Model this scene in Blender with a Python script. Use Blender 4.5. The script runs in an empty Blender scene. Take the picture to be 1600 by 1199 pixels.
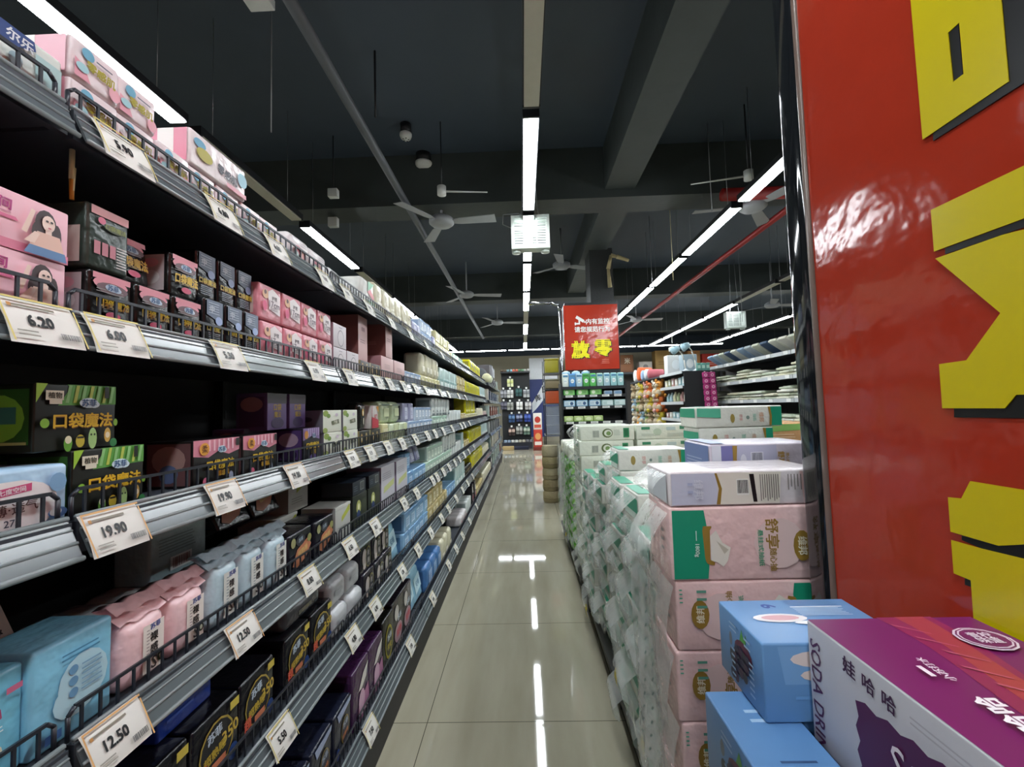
import bpy, math, random
from mathutils import Vector, Matrix
random.seed(7)
SC = bpy.context.scene
COL = SC.collection
# ---------------------------------------------------------------- camera, world, exposure
EYE = Vector((0.0, 0.0, 1.33))
FPX = 680.0                                   # focal length in pixels of the 1600 px frame
fy = Vector((18.0, -37.5, FPX)).normalized()  # the aisle direction in camera axes (x right, y up, z forward)
fz = Vector((-0.030, 1.0, 0.0)); fz = (fz - fy * fz.dot(fy)).normalized()
fx = fz.cross(fy).normalized()
if fx.x < 0: fx = -fx
R3 = Matrix((( fx.x, fy.x, fz.x), (fx.y, fy.y, fz.y), (fx.z, fy.z, fz.z)))   # camera axes <- world
right, upv, fwd = R3[0].copy(), R3[1].copy(), R3[2].copy()
cam_d = bpy.data.cameras.new('camera'); cam = bpy.data.objects.new('camera', cam_d); COL.objects.link(cam)
cam.matrix_world = Matrix(((right.x, upv.x, -fwd.x, EYE.x), (right.y, upv.y, -fwd.y, EYE.y), (right.z, upv.z, -fwd.z, EYE.z), (0, 0, 0, 1)))
cam_d.sensor_fit = 'HORIZONTAL'; cam_d.sensor_width = 36.0; cam_d.lens = 36.0 * FPX / 1600.0
cam_d.clip_start = 0.02; cam_d.clip_end = 100
SC.camera = cam
world = bpy.data.worlds.new('world'); SC.world = world; world.use_nodes = True
world.node_tree.nodes['Background'].inputs[0].default_value = (0.75, 0.85, 1.0, 1)
world.node_tree.nodes['Background'].inputs[1].default_value = 0.02
SC.view_settings.view_transform = 'Standard'; SC.view_settings.look = 'None'
SC.view_settings.exposure = 1.8; SC.view_settings.gamma = 1.0; SC.view_settings.use_curve_mapping = False
SC.cycles.use_denoising = True
SC.cycles.max_bounces = 8
LAMP_POWER = 17.0

def ray(px, py):
    d = Vector((px - 800.0, 599.5 - py, FPX)); return R3.transposed() @ d
def onX(px, py, x):
    d = ray(px, py); return EYE + d * (x / d.x)
def onY(px, py, y):
    d = ray(px, py); return EYE + d * (y / d.y)
def onZ(px, py, z):
    d = ray(px, py); return EYE + d * ((z - EYE.z) / d.z)
def along(px, x, z):
    """y of the point of the line (x, *, z) that shows in column px"""
    a = (px - 800.0) / FPX
    r0, r2 = R3[0], R3[2]; k = z - EYE.z
    return -((r0.x - a * r2.x) * x + (r0.z - a * r2.z) * k) / (r0.y - a * r2.y)

# ---------------------------------------------------------------- materials
MATS = {}
def lin(h):
    c = [int(h[i:i + 2], 16) / 255.0 for i in (0, 2, 4)]
    return [x / 12.92 if x <= 0.04045 else ((x + 0.055) / 1.055) ** 2.4 for x in c]
def mat(h, rough=0.45, metal=0.0, noise=0.06, bump=0.0, bscale=30.0, scale=18.0, alpha=1.0, trans=0.0, coat=0.0):
    key = (h, rough, metal, noise, bump, bscale, alpha, trans, coat)
    if key in MATS: return MATS[key]
    m = bpy.data.materials.new('surface_' + h); m.use_nodes = True
    nt = m.node_tree; b = nt.nodes['Principled BSDF']; c = lin(h)
    b.inputs['Roughness'].default_value = rough; b.inputs['Metallic'].default_value = metal
    if alpha < 1: b.inputs['Alpha'].default_value = alpha
    if trans: b.inputs['Transmission Weight'].default_value = trans
    if coat: b.inputs['Coat Weight'].default_value = coat; b.inputs['Coat Roughness'].default_value = 0.08
    tc = nt.nodes.new('ShaderNodeTexCoord'); n = nt.nodes.new('ShaderNodeTexNoise'); n.inputs['Scale'].default_value = scale
    nt.links.new(tc.outputs['Object'], n.inputs['Vector'])
    r = nt.nodes.new('ShaderNodeValToRGB')
    r.color_ramp.elements[0].color = [x * (1 - noise) for x in c] + [1]; r.color_ramp.elements[1].color = [min(1, x * (1 + noise)) for x in c] + [1]
    nt.links.new(n.outputs['Fac'], r.inputs['Fac']); nt.links.new(r.outputs['Color'], b.inputs['Base Color'])
    if bump:
        n2 = nt.nodes.new('ShaderNodeTexNoise'); n2.inputs['Scale'].default_value = bscale
        nt.links.new(tc.outputs['Object'], n2.inputs['Vector'])
        bp = nt.nodes.new('ShaderNodeBump'); bp.inputs['Strength'].default_value = bump; bp.inputs['Distance'].default_value = 0.01
        nt.links.new(n2.outputs['Fac'], bp.inputs['Height']); nt.links.new(bp.outputs['Normal'], b.inputs['Normal'])
    MATS[key] = m; return m
def ink(h): return mat(h, 0.4, noise=0.0)
def film(h): return mat(h, 0.22, noise=0.05, bump=0.35, bscale=38.0)
def card(h): return mat(h, 0.38, noise=0.04)
def glow(h, s):
    key = ('glow', h, s)
    if key in MATS: return MATS[key]
    m = bpy.data.materials.new('lit_diffuser'); m.use_nodes = True
    b = m.node_tree.nodes['Principled BSDF']
    b.inputs['Base Color'].default_value = lin(h) + [1]; b.inputs['Emission Color'].default_value = lin(h) + [1]; b.inputs['Emission Strength'].default_value = s
    MATS[key] = m; return m
def floor_material():
    m = bpy.data.materials.new('polished_floor_tiles'); m.use_nodes = True
    nt = m.node_tree; b = nt.nodes['Principled BSDF']; L = nt.links.new
    tc = nt.nodes.new('ShaderNodeTexCoord'); sp = nt.nodes.new('ShaderNodeSeparateXYZ'); L(tc.outputs['Object'], sp.inputs[0])
    def lines(sock, off, w):
        a = nt.nodes.new('ShaderNodeMath'); a.operation = 'ADD'; a.inputs[1].default_value = -off + 84.0; L(sock, a.inputs[0])
        d = nt.nodes.new('ShaderNodeMath'); d.operation = 'MODULO'; d.inputs[1].default_value = 0.84; L(a.outputs[0], d.inputs[0])
        c = nt.nodes.new('ShaderNodeMath'); c.operation = 'LESS_THAN'; c.inputs[1].default_value = w; L(d.outputs[0], c.inputs[0]); return c
    gx = lines(sp.outputs['X'], -0.452, 0.0035); gy = lines(sp.outputs['Y'], 1.92, 0.0035)
    mx = nt.nodes.new('ShaderNodeMath'); mx.operation = 'MAXIMUM'; L(gx.outputs[0], mx.inputs[0]); L(gy.outputs[0], mx.inputs[1])
    n = nt.nodes.new('ShaderNodeTexNoise'); n.inputs['Scale'].default_value = 2.2; n.inputs['Detail'].default_value = 4
    mp = nt.nodes.new('ShaderNodeMapping'); mp.inputs['Scale'].default_value = (3.0, 0.5, 1.0); L(tc.outputs['Object'], mp.inputs[0]); L(mp.outputs[0], n.inputs['Vector'])
    r = nt.nodes.new('ShaderNodeValToRGB'); r.color_ramp.elements[0].color = lin('9f9985') + [1]; r.color_ramp.elements[1].color = lin('b3ae9a') + [1]
    r.color_ramp.elements[0].position = 0.3; r.color_ramp.elements[1].position = 0.7
    L(n.outputs['Fac'], r.inputs['Fac'])
    mix = nt.nodes.new('ShaderNodeMix'); mix.data_type = 'RGBA'; mix.inputs['B'].default_value = lin('5a564a') + [1]
    L(mx.outputs[0], mix.inputs['Factor']); L(r.outputs['Color'], mix.inputs['A']); L(mix.outputs['Result'], b.inputs['Base Color'])
    b.inputs['Roughness'].default_value = 0.04; b.inputs['IOR'].default_value = 1.5
    n2 = nt.nodes.new('ShaderNodeTexNoise'); n2.inputs['Scale'].default_value = 3.0; L(tc.outputs['Object'], n2.inputs['Vector'])
    bp = nt.nodes.new('ShaderNodeBump'); bp.inputs['Strength'].default_value = 0.012; bp.inputs['Distance'].default_value = 0.02
    L(n2.outputs['Fac'], bp.inputs['Height']); L(bp.outputs['Normal'], b.inputs['Normal'])
    return m
def sign_material(h):
    m = mat(h, 0.12, noise=0.03, bump=0.0, coat=0.0).copy(); m.name = 'glossy_vinyl'
    nt = m.node_tree; b = nt.nodes['Principled BSDF']; tc = nt.nodes.new('ShaderNodeTexCoord')
    n2 = nt.nodes.new('ShaderNodeTexNoise'); n2.inputs['Scale'].default_value = 9.0; n2.inputs['Detail'].default_value = 3
    nt.links.new(tc.outputs['Object'], n2.inputs['Vector'])
    bp = nt.nodes.new('ShaderNodeBump'); bp.inputs['Strength'].default_value = 0.12; bp.inputs['Distance'].default_value = 0.03
    nt.links.new(n2.outputs['Fac'], bp.inputs['Height']); nt.links.new(bp.outputs['Normal'], b.inputs['Normal'])
    return m

# ---------------------------------------------------------------- mesh building
TXT = {}
def text_geo(s):
    """outline of the writing as triangles, centred, height of a capital about 1"""
    if s in TXT: return TXT[s]
    c = bpy.data.curves.new('writing', 'FONT'); c.body = s; c.align_x = 'CENTER'; c.align_y = 'CENTER'; c.size = 1.0; c.resolution_u = 2
    o = bpy.data.objects.new('writing', c); COL.objects.link(o)
    dg = bpy.context.evaluated_depsgraph_get(); dg.update()
    me = bpy.data.meshes.new_from_object(o.evaluated_get(dg))
    vs = [(v.co.x, v.co.y) for v in me.vertices]; fs = [tuple(p.vertices) for p in me.polygons]
    bpy.data.objects.remove(o); bpy.data.meshes.remove(me); bpy.data.curves.remove(c)
    if vs:
        x0, x1 = min(v[0] for v in vs), max(v[0] for v in vs); y0, y1 = min(v[1] for v in vs), max(v[1] for v in vs)
        k = 1.0 / max(1e-6, y1 - y0); vs = [((x - (x0 + x1) / 2) * k, (y - (y0 + y1) / 2) * k) for x, y in vs]
    TXT[s] = (vs, fs); return TXT[s]

class MB:
    def __init__(s): s.v = []; s.f = []; s.mi = []; s.sm = []; s.mats = []
    def m(s, material):
        if material not in s.mats: s.mats.append(material)
        return s.mats.index(material)
    def add(s, vs, fs, material, smooth=False, M=None):
        o = len(s.v); k = s.m(material)
        s.v += [tuple(M @ Vector(v)) for v in vs] if M is not None else [tuple(v) for v in vs]
        for f in fs: s.f.append(tuple(i + o for i in f)); s.mi.append(k); s.sm.append(smooth)
    def box(s, x0, y0, z0, x1, y1, z1, material, M=None, bev=0.0):
        if bev <= 0:
            vs = [(x, y, z) for z in (z0, z1) for y in (y0, y1) for x in (x0, x1)]
            s.add(vs, [(0, 2, 3, 1), (4, 5, 7, 6), (0, 1, 5, 4), (1, 3, 7, 5), (3, 2, 6, 7), (2, 0, 4, 6)], material, False, M)
        else: s.soft((x0 + x1) / 2, (y0 + y1) / 2, z0, x1 - x0, y1 - y0, z1 - z0, material, r=bev, n=1, M=M)
    def soft(s, cx, cy, z0, w, d, h, material, r=0.006, bulge=0.0, n=3, wob=0.0, M=None, seed=0):
        he = (w / 2, d / 2, h / 2); r = min(r, 0.49 * min(w, d, h))
        tick = []
        for a in he:
            inner = a - r; t = [-a, -inner - 0.35 * r] + [-inner + 2 * inner * i / n for i in range(n + 1)] + [inner + 0.35 * r, a]
            tick.append(t)
        idx = {}; vs = []; fs = []; N = [len(t) for t in tick]
        rnd = random.Random(seed); ph = [rnd.uniform(0, 6) for _ in range(6)]
        def vert(i, j, k):
            key = (i, j, k)
            if key in idx: return idx[key]
            p = [tick[0][i], tick[1][j], tick[2][k]]
            c = [max(-(he[a] - r), min(he[a] - r, p[a])) for a in range(3)]
            q = Vector([p[a] - c[a] for a in range(3)])
            if q.length > 1e-9: q = q.normalized() * r
            p2 = [c[a] + q[a] for a in range(3)]
            u = [p[a] / he[a] for a in range(3)]
            for a in range(3):
                if abs(abs(u[a]) - 1) < 1e-6:
                    b1, b2 = (a + 1) % 3, (a + 2) % 3
                    e = (1 - u[b1] ** 2) * (1 - u[b2] ** 2)
                    p2[a] += math.copysign(bulge * e, u[a])
                    if wob: p2[a] += wob * e * math.sin(9 * u[b1] + ph[a]) * math.cos(7 * u[b2] + ph[a + 3])
            idx[key] = len(vs); vs.append((cx + p2[0], cy + p2[1], z0 + h / 2 + p2[2])); return idx[key]
        for a in range(3):
            b1, b2 = (a + 1) % 3, (a + 2) % 3
            for side in (0, N[a] - 1):
                for i in range(N[b1] - 1):
                    for j in range(N[b2] - 1):
                        q = []
                        for (p, t) in ((i, j), (i + 1, j), (i + 1, j + 1), (i, j + 1)):
                            ii = [0, 0, 0]; ii[a] = side; ii[b1] = p; ii[b2] = t; q.append(vert(*ii))
                        fs.append(tuple(q) if side else tuple(reversed(q)))
        s.add(vs, fs, material, True, M)
    def rod(s, p, q, r, material, n=6, r2=None, smooth=True):
        p, q = Vector(p), Vector(q); d = (q - p).normalized(); a = d.orthogonal().normalized(); b = d.cross(a); r2 = r if r2 is None else r2
        vs = [p + (a * math.cos(t) + b * math.sin(t)) * r for t in [2 * math.pi * i / n for i in range(n)]] + [q + (a * math.cos(t) + b * math.sin(t)) * r2 for t in [2 * math.pi * i / n for i in range(n)]]
        s.add(vs, [(i, (i + 1) % n, n + (i + 1) % n, n + i) for i in range(n)] + [tuple(reversed(range(n))), tuple(range(n, 2 * n))], material, smooth)
    def lathe(s, prof, material, n=16, at=(0, 0, 0), M=None):
        vs = []; fs = []
        for r, z in prof:
            for i in range(n): vs.append((at[0] + r * math.cos(2 * math.pi * i / n), at[1] + r * math.sin(2 * math.pi * i / n), at[2] + z))
        for k in range(len(prof) - 1):
            for i in range(n): fs.append((k * n + i, k * n + (i + 1) % n, (k + 1) * n + (i + 1) % n, (k + 1) * n + i))
        fs.append(tuple(reversed(range(n)))); fs.append(tuple(range((len(prof) - 1) * n, len(prof) * n)))
        s.add(vs, fs, material, True, M)
    def ball(s, c, rx, ry, rz, material, n=10, M=None):
        prof = [(math.sin(math.pi * k / 7), -math.cos(math.pi * k / 7)) for k in range(1, 7)]
        vs = []; fs = []
        for r, z in prof:
            for i in range(n): vs.append((c[0] + rx * r * math.cos(2 * math.pi * i / n), c[1] + ry * r * math.sin(2 * math.pi * i / n), c[2] + rz * z))
        for k in range(5):
            for i in range(n): fs.append((k * n + i, k * n + (i + 1) % n, (k + 1) * n + (i + 1) % n, (k + 1) * n + i))
        vs += [(c[0], c[1], c[2] - rz), (c[0], c[1], c[2] + rz)]
        for i in range(n): fs.append((6 * n, (i + 1) % n, i)); fs.append((6 * n + 1, 5 * n + i, 5 * n + (i + 1) % n))
        s.add(vs, fs, material, True, M)
    def prism(s, pts, a0, a1, axis, material):
        """extrude polygon pts along an axis between a0 and a1"""
        def P(u, v, a): return {'x': (a, u, v), 'y': (u, a, v), 'z': (u, v, a)}[axis]
        n = len(pts); vs = [P(u, v, a0) for u, v in pts] + [P(u, v, a1) for u, v in pts]
        s.add(vs, [tuple(range(n)), tuple(reversed(range(n, 2 * n)))] + [(i, n + i, n + (i + 1) % n, (i + 1) % n) for i in range(n)], material)
    def decals(s, frame, W, H, items, lift=0.0, M=None, step=0.0003):
        """flat print on a face; frame = (origin of the lower left corner, right axis, up axis)"""
        o, ax, ay = [Vector(x) for x in frame]; nrm = ax.cross(ay).normalized(); k = 0
        def put(p2, fs, h, sub=0.0):
            s.add([o + ax * x + ay * y + nrm * (lift + step * (k + 1 + sub)) for x, y in p2], fs, ink(h), False, M)
        for it in items:
            t = it[0]
            if t == 'r': _, u0, v0, u1, v1, h = it; put([(u0 * W, v0 * H), (u1 * W, v0 * H), (u1 * W, v1 * H), (u0 * W, v1 * H)], [(0, 1, 2, 3)], h)
            elif t == 'e':
                _, u, v, a, b, h = it; n = 14
                put([((u + a * math.cos(2 * math.pi * i / n)) * W, (v + b * math.sin(2 * math.pi * i / n)) * H) for i in range(n)], [tuple(range(n))], h)
            elif t == 'p': pts = it[1]; put([(u * W, v * H) for u, v in pts], [tuple(range(len(pts)))], it[2])
            elif t == 'b':      # barcode
                _, u0, v0, u1, v1, h = it; rb = random.Random(3); x = u0
                while x < u1 - 1e-6:
                    w = (u1 - u0) * rb.choice((.02, .035, .05)); put([(x * W, v0 * H), (min(x + w, u1) * W, v0 * H), (min(x + w, u1) * W, v1 * H), (x * W, v1 * H)], [(0, 1, 2, 3)], h); x += w + (u1 - u0) * rb.choice((.025, .04))
            elif t == 'l':      # lines of small print
                _, u0, v0, u1, v1, nl, h = it; rb = random.Random(5)
                for i in range(nl):
                    v = v0 + (v1 - v0) * (i + .5) / nl; q = (v1 - v0) * .17 / nl; ue = u1 - (u1 - u0) * rb.uniform(0, .25)
                    put([(u0 * W, (v - q) * H), (ue * W, (v - q) * H), (ue * W, (v + q) * H), (u0 * W, (v + q) * H)], [(0, 1, 2, 3)], h)
            elif t == 't':
                _, tx, u, v, hh, h = it[:6]; ang = it[6] if len(it) > 6 else 0; bold = it[7] if len(it) > 7 else 0.03; sx = it[8] if len(it) > 8 else 1.0
                vs, fs = text_geo(tx); ca, sa = math.cos(math.radians(ang)), math.sin(math.radians(ang)); q = hh * H
                for c, (bx, by) in enumerate(((0, 0), (bold, 0), (0, bold), (bold, bold)) if bold else ((0, 0),)):
                    p = [((x * sx + bx - bold / 2) * q, (y + by - bold / 2) * q) for x, y in vs]
                    put([(u * W + x * ca - y * sa, v * H + x * sa + y * ca) for x, y in p], fs, h, .22 * c)
            k += 1
    def mesh(s, name):
        me = bpy.data.meshes.new(name); me.from_pydata(s.v, [], s.f)
        for x in s.mats: me.materials.append(x)
        me.polygons.foreach_set('material_index', s.mi); me.polygons.foreach_set('use_smooth', s.sm); me.update(); return me
    def build(s, name, parent=None, loc=None, rz=0.0):
        o = bpy.data.objects.new(name, s.mesh(name)); COL.objects.link(o)
        if parent is not None: o.parent = parent
        if loc is not None: o.location = loc
        if rz: o.rotation_euler = (0, 0, rz)
        return o
USED = {}
def tag(o, label, cat, group=None):
    n = len(label.replace(',', ' ').split())
    if n > 16 or n < 4: print('LABEL LENGTH', n, label)
    if label in USED: print('LABEL TWICE', label)
    USED[label] = 1
    o['label'] = label; o['category'] = cat
    if group: o['group'] = group
    return o
def structure(o): o['kind'] = 'structure'; return o
def empty(name, loc, rz=0.0):
    o = bpy.data.objects.new(name, None); COL.objects.link(o); o.location = loc; o.rotation_euler = (0, 0, rz); o.empty_display_size = 0.05; return o
def kids(o): return [c for c in bpy.data.objects if c.parent is o]
def clone(src, parts, loc, rot=None):
    c = src.copy(); COL.objects.link(c); c.location = loc
    if rot is not None: c.rotation_euler = rot
    for p, subs in parts:
        q = p.copy(); COL.objects.link(q); q.parent = c
        for sp in subs:
            t = sp.copy(); COL.objects.link(t); t.parent = q
    return c
ORD = 'first second third fourth fifth sixth seventh eighth ninth tenth eleventh twelfth thirteenth fourteenth fifteenth sixteenth seventeenth eighteenth nineteenth twentieth'.split()
def nth(i):
    if i < 20: return ORD[i]
    tens = {2: 'twenty', 3: 'thirty', 4: 'forty', 5: 'fifty', 6: 'sixty'}[(i + 1) // 10]; u = (i + 1) % 10
    return (tens + '-' + ORD[u - 1]) if u else tens[:-1] + 'ieth'
# ---------------------------------------------------------------- room shell
CEIL = 3.95
def shell(name, b, material):
    m = MB(); m.box(*b, material); return structure(m.build(name))
m = MB(); m.box(-6, -4.5, -0.1, 10.5, 17.2, 0, floor_material()); structure(m.build('floor'))
CEILM = mat('414b57', 0.6, noise=0.10, scale=3.0, bump=0.2, bscale=6.0)
BEAMM = mat('3c4241', 0.6, noise=0.12, scale=5.0, bump=0.3, bscale=10.0)
shell('ceiling', (-6, -4.5, CEIL, 10.5, 17.2, CEIL + 0.1), CEILM)
shell('wall_back', (-6, 17.0, 0, 10.5, 17.2, 3.35), mat('c9c2ab', 0.7, noise=0.05, scale=2))
shell('trim_1', (-6, 16.95, 3.35, 10.5, 17.2, CEIL), CEILM)
shell('wall_left', (-6.2, -4.5, 0, -6, 17.2, CEIL), mat('8d8b80', 0.8))
shell('wall_right', (10.5, -4.5, 0, 10.7, 17.2, CEIL), mat('8d8b80', 0.8))
shell('wall_front', (-6, -4.7, 0, 10.5, -4.5, CEIL), mat('8d8b80', 0.8))
BX0, BX1 = 0.885, 1.185
shell('trim_2', (BX0, -4.5, 3.5, BX1, 4.3, CEIL), BEAMM)
shell('trim_3', (-6, 4.3, 3.42, 10.5, 4.65, CEIL), BEAMM)
shell('trim_4', (BX0 + 0.03, 4.65, 3.5, BX1 + 0.05, 8.3, CEIL), BEAMM)
shell('trim_5', (-6, 8.3, 3.42, 10.5, 8.6, CEIL), BEAMM)
shell('trim_6', (-6, 12.5, 3.42, 10.5, 12.8, CEIL), BEAMM)

# ---------------------------------------------------------------- ceiling lamps
LZ = 3.045
BLACK = mat('202226', 0.4); DARK = mat('17181b', 0.5); STEEL = mat('8a8d90', 0.3, metal=0.8)
LIT = glow('f4fbff', LAMP_POWER); UNLIT = mat('c9c6b8', 0.5)
def lamp_meshes(lit):
    b = MB(); b.box(-0.05, -0.6, 0.012, 0.05, 0.6, 0.06, BLACK); b.box(-0.05, -0.615, 0.0, 0.05, -0.6, 0.06, BLACK); b.box(-0.05, 0.6, 0.0, 0.05, 0.615, 0.06, BLACK)
    d = MB(); d.box(-0.043, -0.598, 0.0, 0.043, 0.598, 0.012, LIT if lit else UNLIT)
    w = MB(); w.rod((0, 0, 0.06), (0, 0, CEIL - LZ), 0.0025, STEEL, 5)
    return b.mesh('ceiling_lamp'), d.mesh('diffuser'), w.mesh('suspension_wire')
LM = {True: lamp_meshes(True), False: lamp_meshes(False)}
def lamp(x, y, lit, label, across=False):
    b, d, w = LM[lit]
    o = bpy.data.objects.new('ceiling_lamp', b); COL.objects.link(o); o.location = (x, y, LZ)
    if across: o.rotation_euler = (0, 0, math.pi / 2)
    c = bpy.data.objects.new('diffuser', d); COL.objects.link(c); c.parent = o
    for s in (-0.45, 0.45):
        c = bpy.data.objects.new('suspension_wire', w); COL.objects.link(c); c.parent = o; c.location = (0, s, 0)
    tag(o, label, 'lamp', 'long ceiling lamps')
rows = [(-1.965, 'the row over the pad shelving', [0.52, 1.80, 3.13, 4.48, 5.80, 7.10, 8.40, 9.70, 11.0, 12.2], {3.13, 5.80}, [-2.1, -0.8]),
        (0.097, 'the row over the aisle', [1.80, 3.10, 4.42, 5.73, 7.05, 8.30, 9.55, 10.85, 12.1], {1.80, 8.30, 10.85}, [-2.1, -0.8, 0.5]),
        (1.945, 'the row behind the red column sign', [3.10, 4.43, 5.73, 7.02, 8.30, 9.6, 10.9, 12.1], set(), [-2.1, -0.8, 0.5, 1.8]),
        (3.79, 'the row over the towel shelving', [4.4, 5.7, 7.0, 8.3, 9.6, 10.9, 12.2], {4.4, 5.7, 7.0}, []),
        (5.55, 'the row beyond the towel shelving', [7.0, 8.3, 9.6, 10.9, 12.2], set(), []),
        (7.3, 'the farthest lamp row', [9.6, 10.9, 12.2], set(), [])]
for x, where, ys, off, behind in rows:
    for i, y in enumerate(ys):
        lit = y not in off
        lamp(x, y, lit, ('lit white' if lit else 'unlit pale') + ' tube lamp, %s along %s' % (nth(i), where))
    for i, y in enumerate(behind): lamp(x, y, True, 'lit tube lamp unseen behind the viewpoint, %s in %s' % (nth(i), where))  # unseen lamps continuing the rows, added to light the near goods
for i in range(7):
    lamp(-2.35 + 1.28 * i, 12.95, True, 'lit tube lamp, %s in the cross row before the back wall' % nth(i), True)

# ---------------------------------------------------------------- things on the ceiling
WHITE = mat('d9dad6', 0.45); GREYW = mat('9a9c9f', 0.5)
def fan(loc, rot, label, size=0.92, blades=3, m=GREYW, hz=None):
    r = empty('ceiling_fan', loc); r.rotation_euler = (0, 0, math.radians(rot)); tag(r, label, 'ceiling fan', 'ceiling fans')
    b = MB(); b.lathe([(0.02, -0.05), (0.10, -0.045), (0.13, -0.02), (0.13, 0.02), (0.09, 0.05), (0.03, 0.07)], m, 18); b.build('motor_housing', r)
    b = MB(); b.rod((0, 0, 0.06), (0, 0, CEIL - loc[2]), 0.012, m, 8); b.build('down_rod', r)
    for k in range(blades):
        a = 2 * math.pi * k / blades; b = MB(); ca, sa = math.cos(a), math.sin(a)
        pts = [(0.11, -0.03), (0.20, -0.05), (0.62 * size, -0.065), (0.62 * size, 0.065), (0.20, 0.05), (0.11, 0.03)]
        vs = [(x * ca - y * sa, x * sa + y * ca, -0.01 + z - y * 0.18) for z in (0, 0.006) for x, y in pts]
        b.add(vs, [(5, 4, 3, 2, 1, 0), (6, 7, 8, 9, 10, 11)] + [(i, (i + 1) % 6, 6 + (i + 1) % 6, 6 + i) for i in range(6)], m); b.build('blade', r)
fan((-0.80, 4.44, 3.30), -5, 'grey three-blade ceiling fan beside the slanting dark pipe')
fan((2.38, 4.36, 3.30), 172, 'grey ceiling fan next to the second lit tube behind the red sign')
fan((-0.52, 9.5, 3.22), 8, 'small distant ceiling fan above the far end of the aisle', 1)
fan((-0.95, 7.6, 3.36), 10, 'dim ceiling fan under the second cross beam', 1)
fan((0.62, 6.3, 3.40), 20, 'shadowy ceiling fan behind the hanging slatted heater', 0.8, m=mat('7d8084', .5))
fan((4.72, 8.2, 3.12), 5, 'ceiling fan near the grilled heater over the towel shelving')
fan((2.55, 9.6, 3.2), 0, 'thin distant ceiling fan under the lit row behind the sign')
def arm(a, b_, label):
    a, b_ = Vector(a), Vector(b_)
    m = MB(); m.rod(a, b_, 0.010, WHITE, 8, r2=0.005); o = m.build('bracket_arm'); tag(o, label, 'bracket')
    e = MB(); e.rod(a + Vector((0, 0, -.035)), a + Vector((0, 0, .045)), 0.04, WHITE, 12); e.rod(a + Vector((0, 0, .04)), (a.x, a.y, CEIL if a.y < 4.2 else 3.42), 0.006, BLACK, 6); e.build('end_cap', o)
arm((-0.68, 3.81, 3.30), (-0.27, 3.86, 3.30), 'thin white bracket arm hanging from the dark ceiling above the grey fan')
arm((2.03, 3.76, 3.30), (1.57, 3.87, 3.30), 'thin cream bracket arm above the second lit tube by the red sign')
def detector(px, py, z, r, label, legs=False):
    p = onZ(px, py, z); m = MB()
    m.lathe([(r * .55, -0.045), (r * .85, -0.03), (r, -0.008), (r, 0.01), (r * .8, 0.018)], WHITE, 18)
    o = m.build('smoke_detector'); o.location = p; tag(o, label, 'detector')
    b = MB(); b.lathe([(r * .9, 0.018), (r * .9, CEIL - p.z)], DARK, 14); b.build('mount', o)
    if legs:
        b = MB()
        for i in range(5): b.box(r * .45 * math.cos(1.26 * i) - .006, r * .45 * math.sin(1.26 * i) - .006, -.046, r * .45 * math.cos(1.26 * i) + .006, r * .45 * math.sin(1.26 * i) + .006, -.036, DARK)
        b.build('vent', o)
detector(634, 211, 3.85, 0.055, 'small round white smoke detector beside the aisle lamp row', True)
detector(662, 256, 3.85, 0.085, 'round grey-white alarm disc just beyond the smoke detector')
def wallbox(px, py, z, w, d, h, label):
    p = onZ(px, py, z); m = MB(); m.soft(0, 0, 0, w, d, h, WHITE, r=.006, n=1); o = m.build('junction_box'); o.location = p; tag(o, label, 'junction box')
    b = MB(); b.rod((0, 0, h), (0, 0, CEIL - p.z), 0.006, DARK, 6); b.build('conduit', o)
wallbox(403, 6, 3.6, .14, .10, .06, 'white box under the ceiling nearest the viewpoint')
wallbox(521, 309, 3.35, .09, .06, .08, 'white junction box hanging over the pad shelving')
wallbox(521, 355, 3.3, .10, .06, .10, 'lower white junction box over the second lit shelving lamp')
def pipe(pts, r, m, name, label):
    b = MB()
    for p, q in zip(pts, pts[1:]): b.rod(p, q, r, m, 10)
    return tag(b.build(name), label, 'pipe')
pipe([(-1.10, -3.0, 3.40), (-1.10, 12.4, 3.36)], 0.035, mat('5c6064', .5), 'water_pipe', 'long dark grey pipe running under the ceiling along the aisle')
pipe([(2.79, 1.2, 3.30), (2.79, 12.4, 3.30)], 0.035, mat('8c1d1a', .4), 'sprinkler_pipe', 'thin red pipe running away above the towel shelving')
pipe([(2.0, 4.2, 3.35), (9, 4.2, 3.35)], 0.06, mat('8c1d1a', .4), 'fire_main', 'thick red crosswise pipe beside the red column sign')
# hanging threads and cables
def wire(px, py0, y, z0, label, z1=CEIL, r=0.004, m=None):
    p = onY(px, py0, y); b = MB(); b.rod((p.x, y, z0), (p.x, y, z1), r, m or GREYW, 5); tag(b.build('hanging_rod'), label, 'rod', 'thin rods hanging from the ceiling')
wire(1108, 250, 4.0, 3.1, 'thin grey rod hanging before the first cross beam')
wire(1046, 320, 5.0, 2.75, 'pale yellowish rod hanging by the third lit tube', m=mat('c8c09a', .5))
wire(1014, 340, 6.0, 2.9, 'thin grey rod hanging left of the pale yellowish rod'.replace('left of', 'beyond'))
wire(1212, 330, 6.5, 2.6, 'thin rod hanging before the red sprinkler pipe')
wire(1154, 400, 7.0, 2.6, 'thin rod hanging over the unlit tubes of the towel row')
wire(586, 120, 3.0, 3.45, 'short dark rod on the ceiling beside the slanting pipe', r=.008, m=DARK)
wire(424, 100, 2.6, 3.1, 'thin rod holding the dark lamp channel over the pads')

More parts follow.
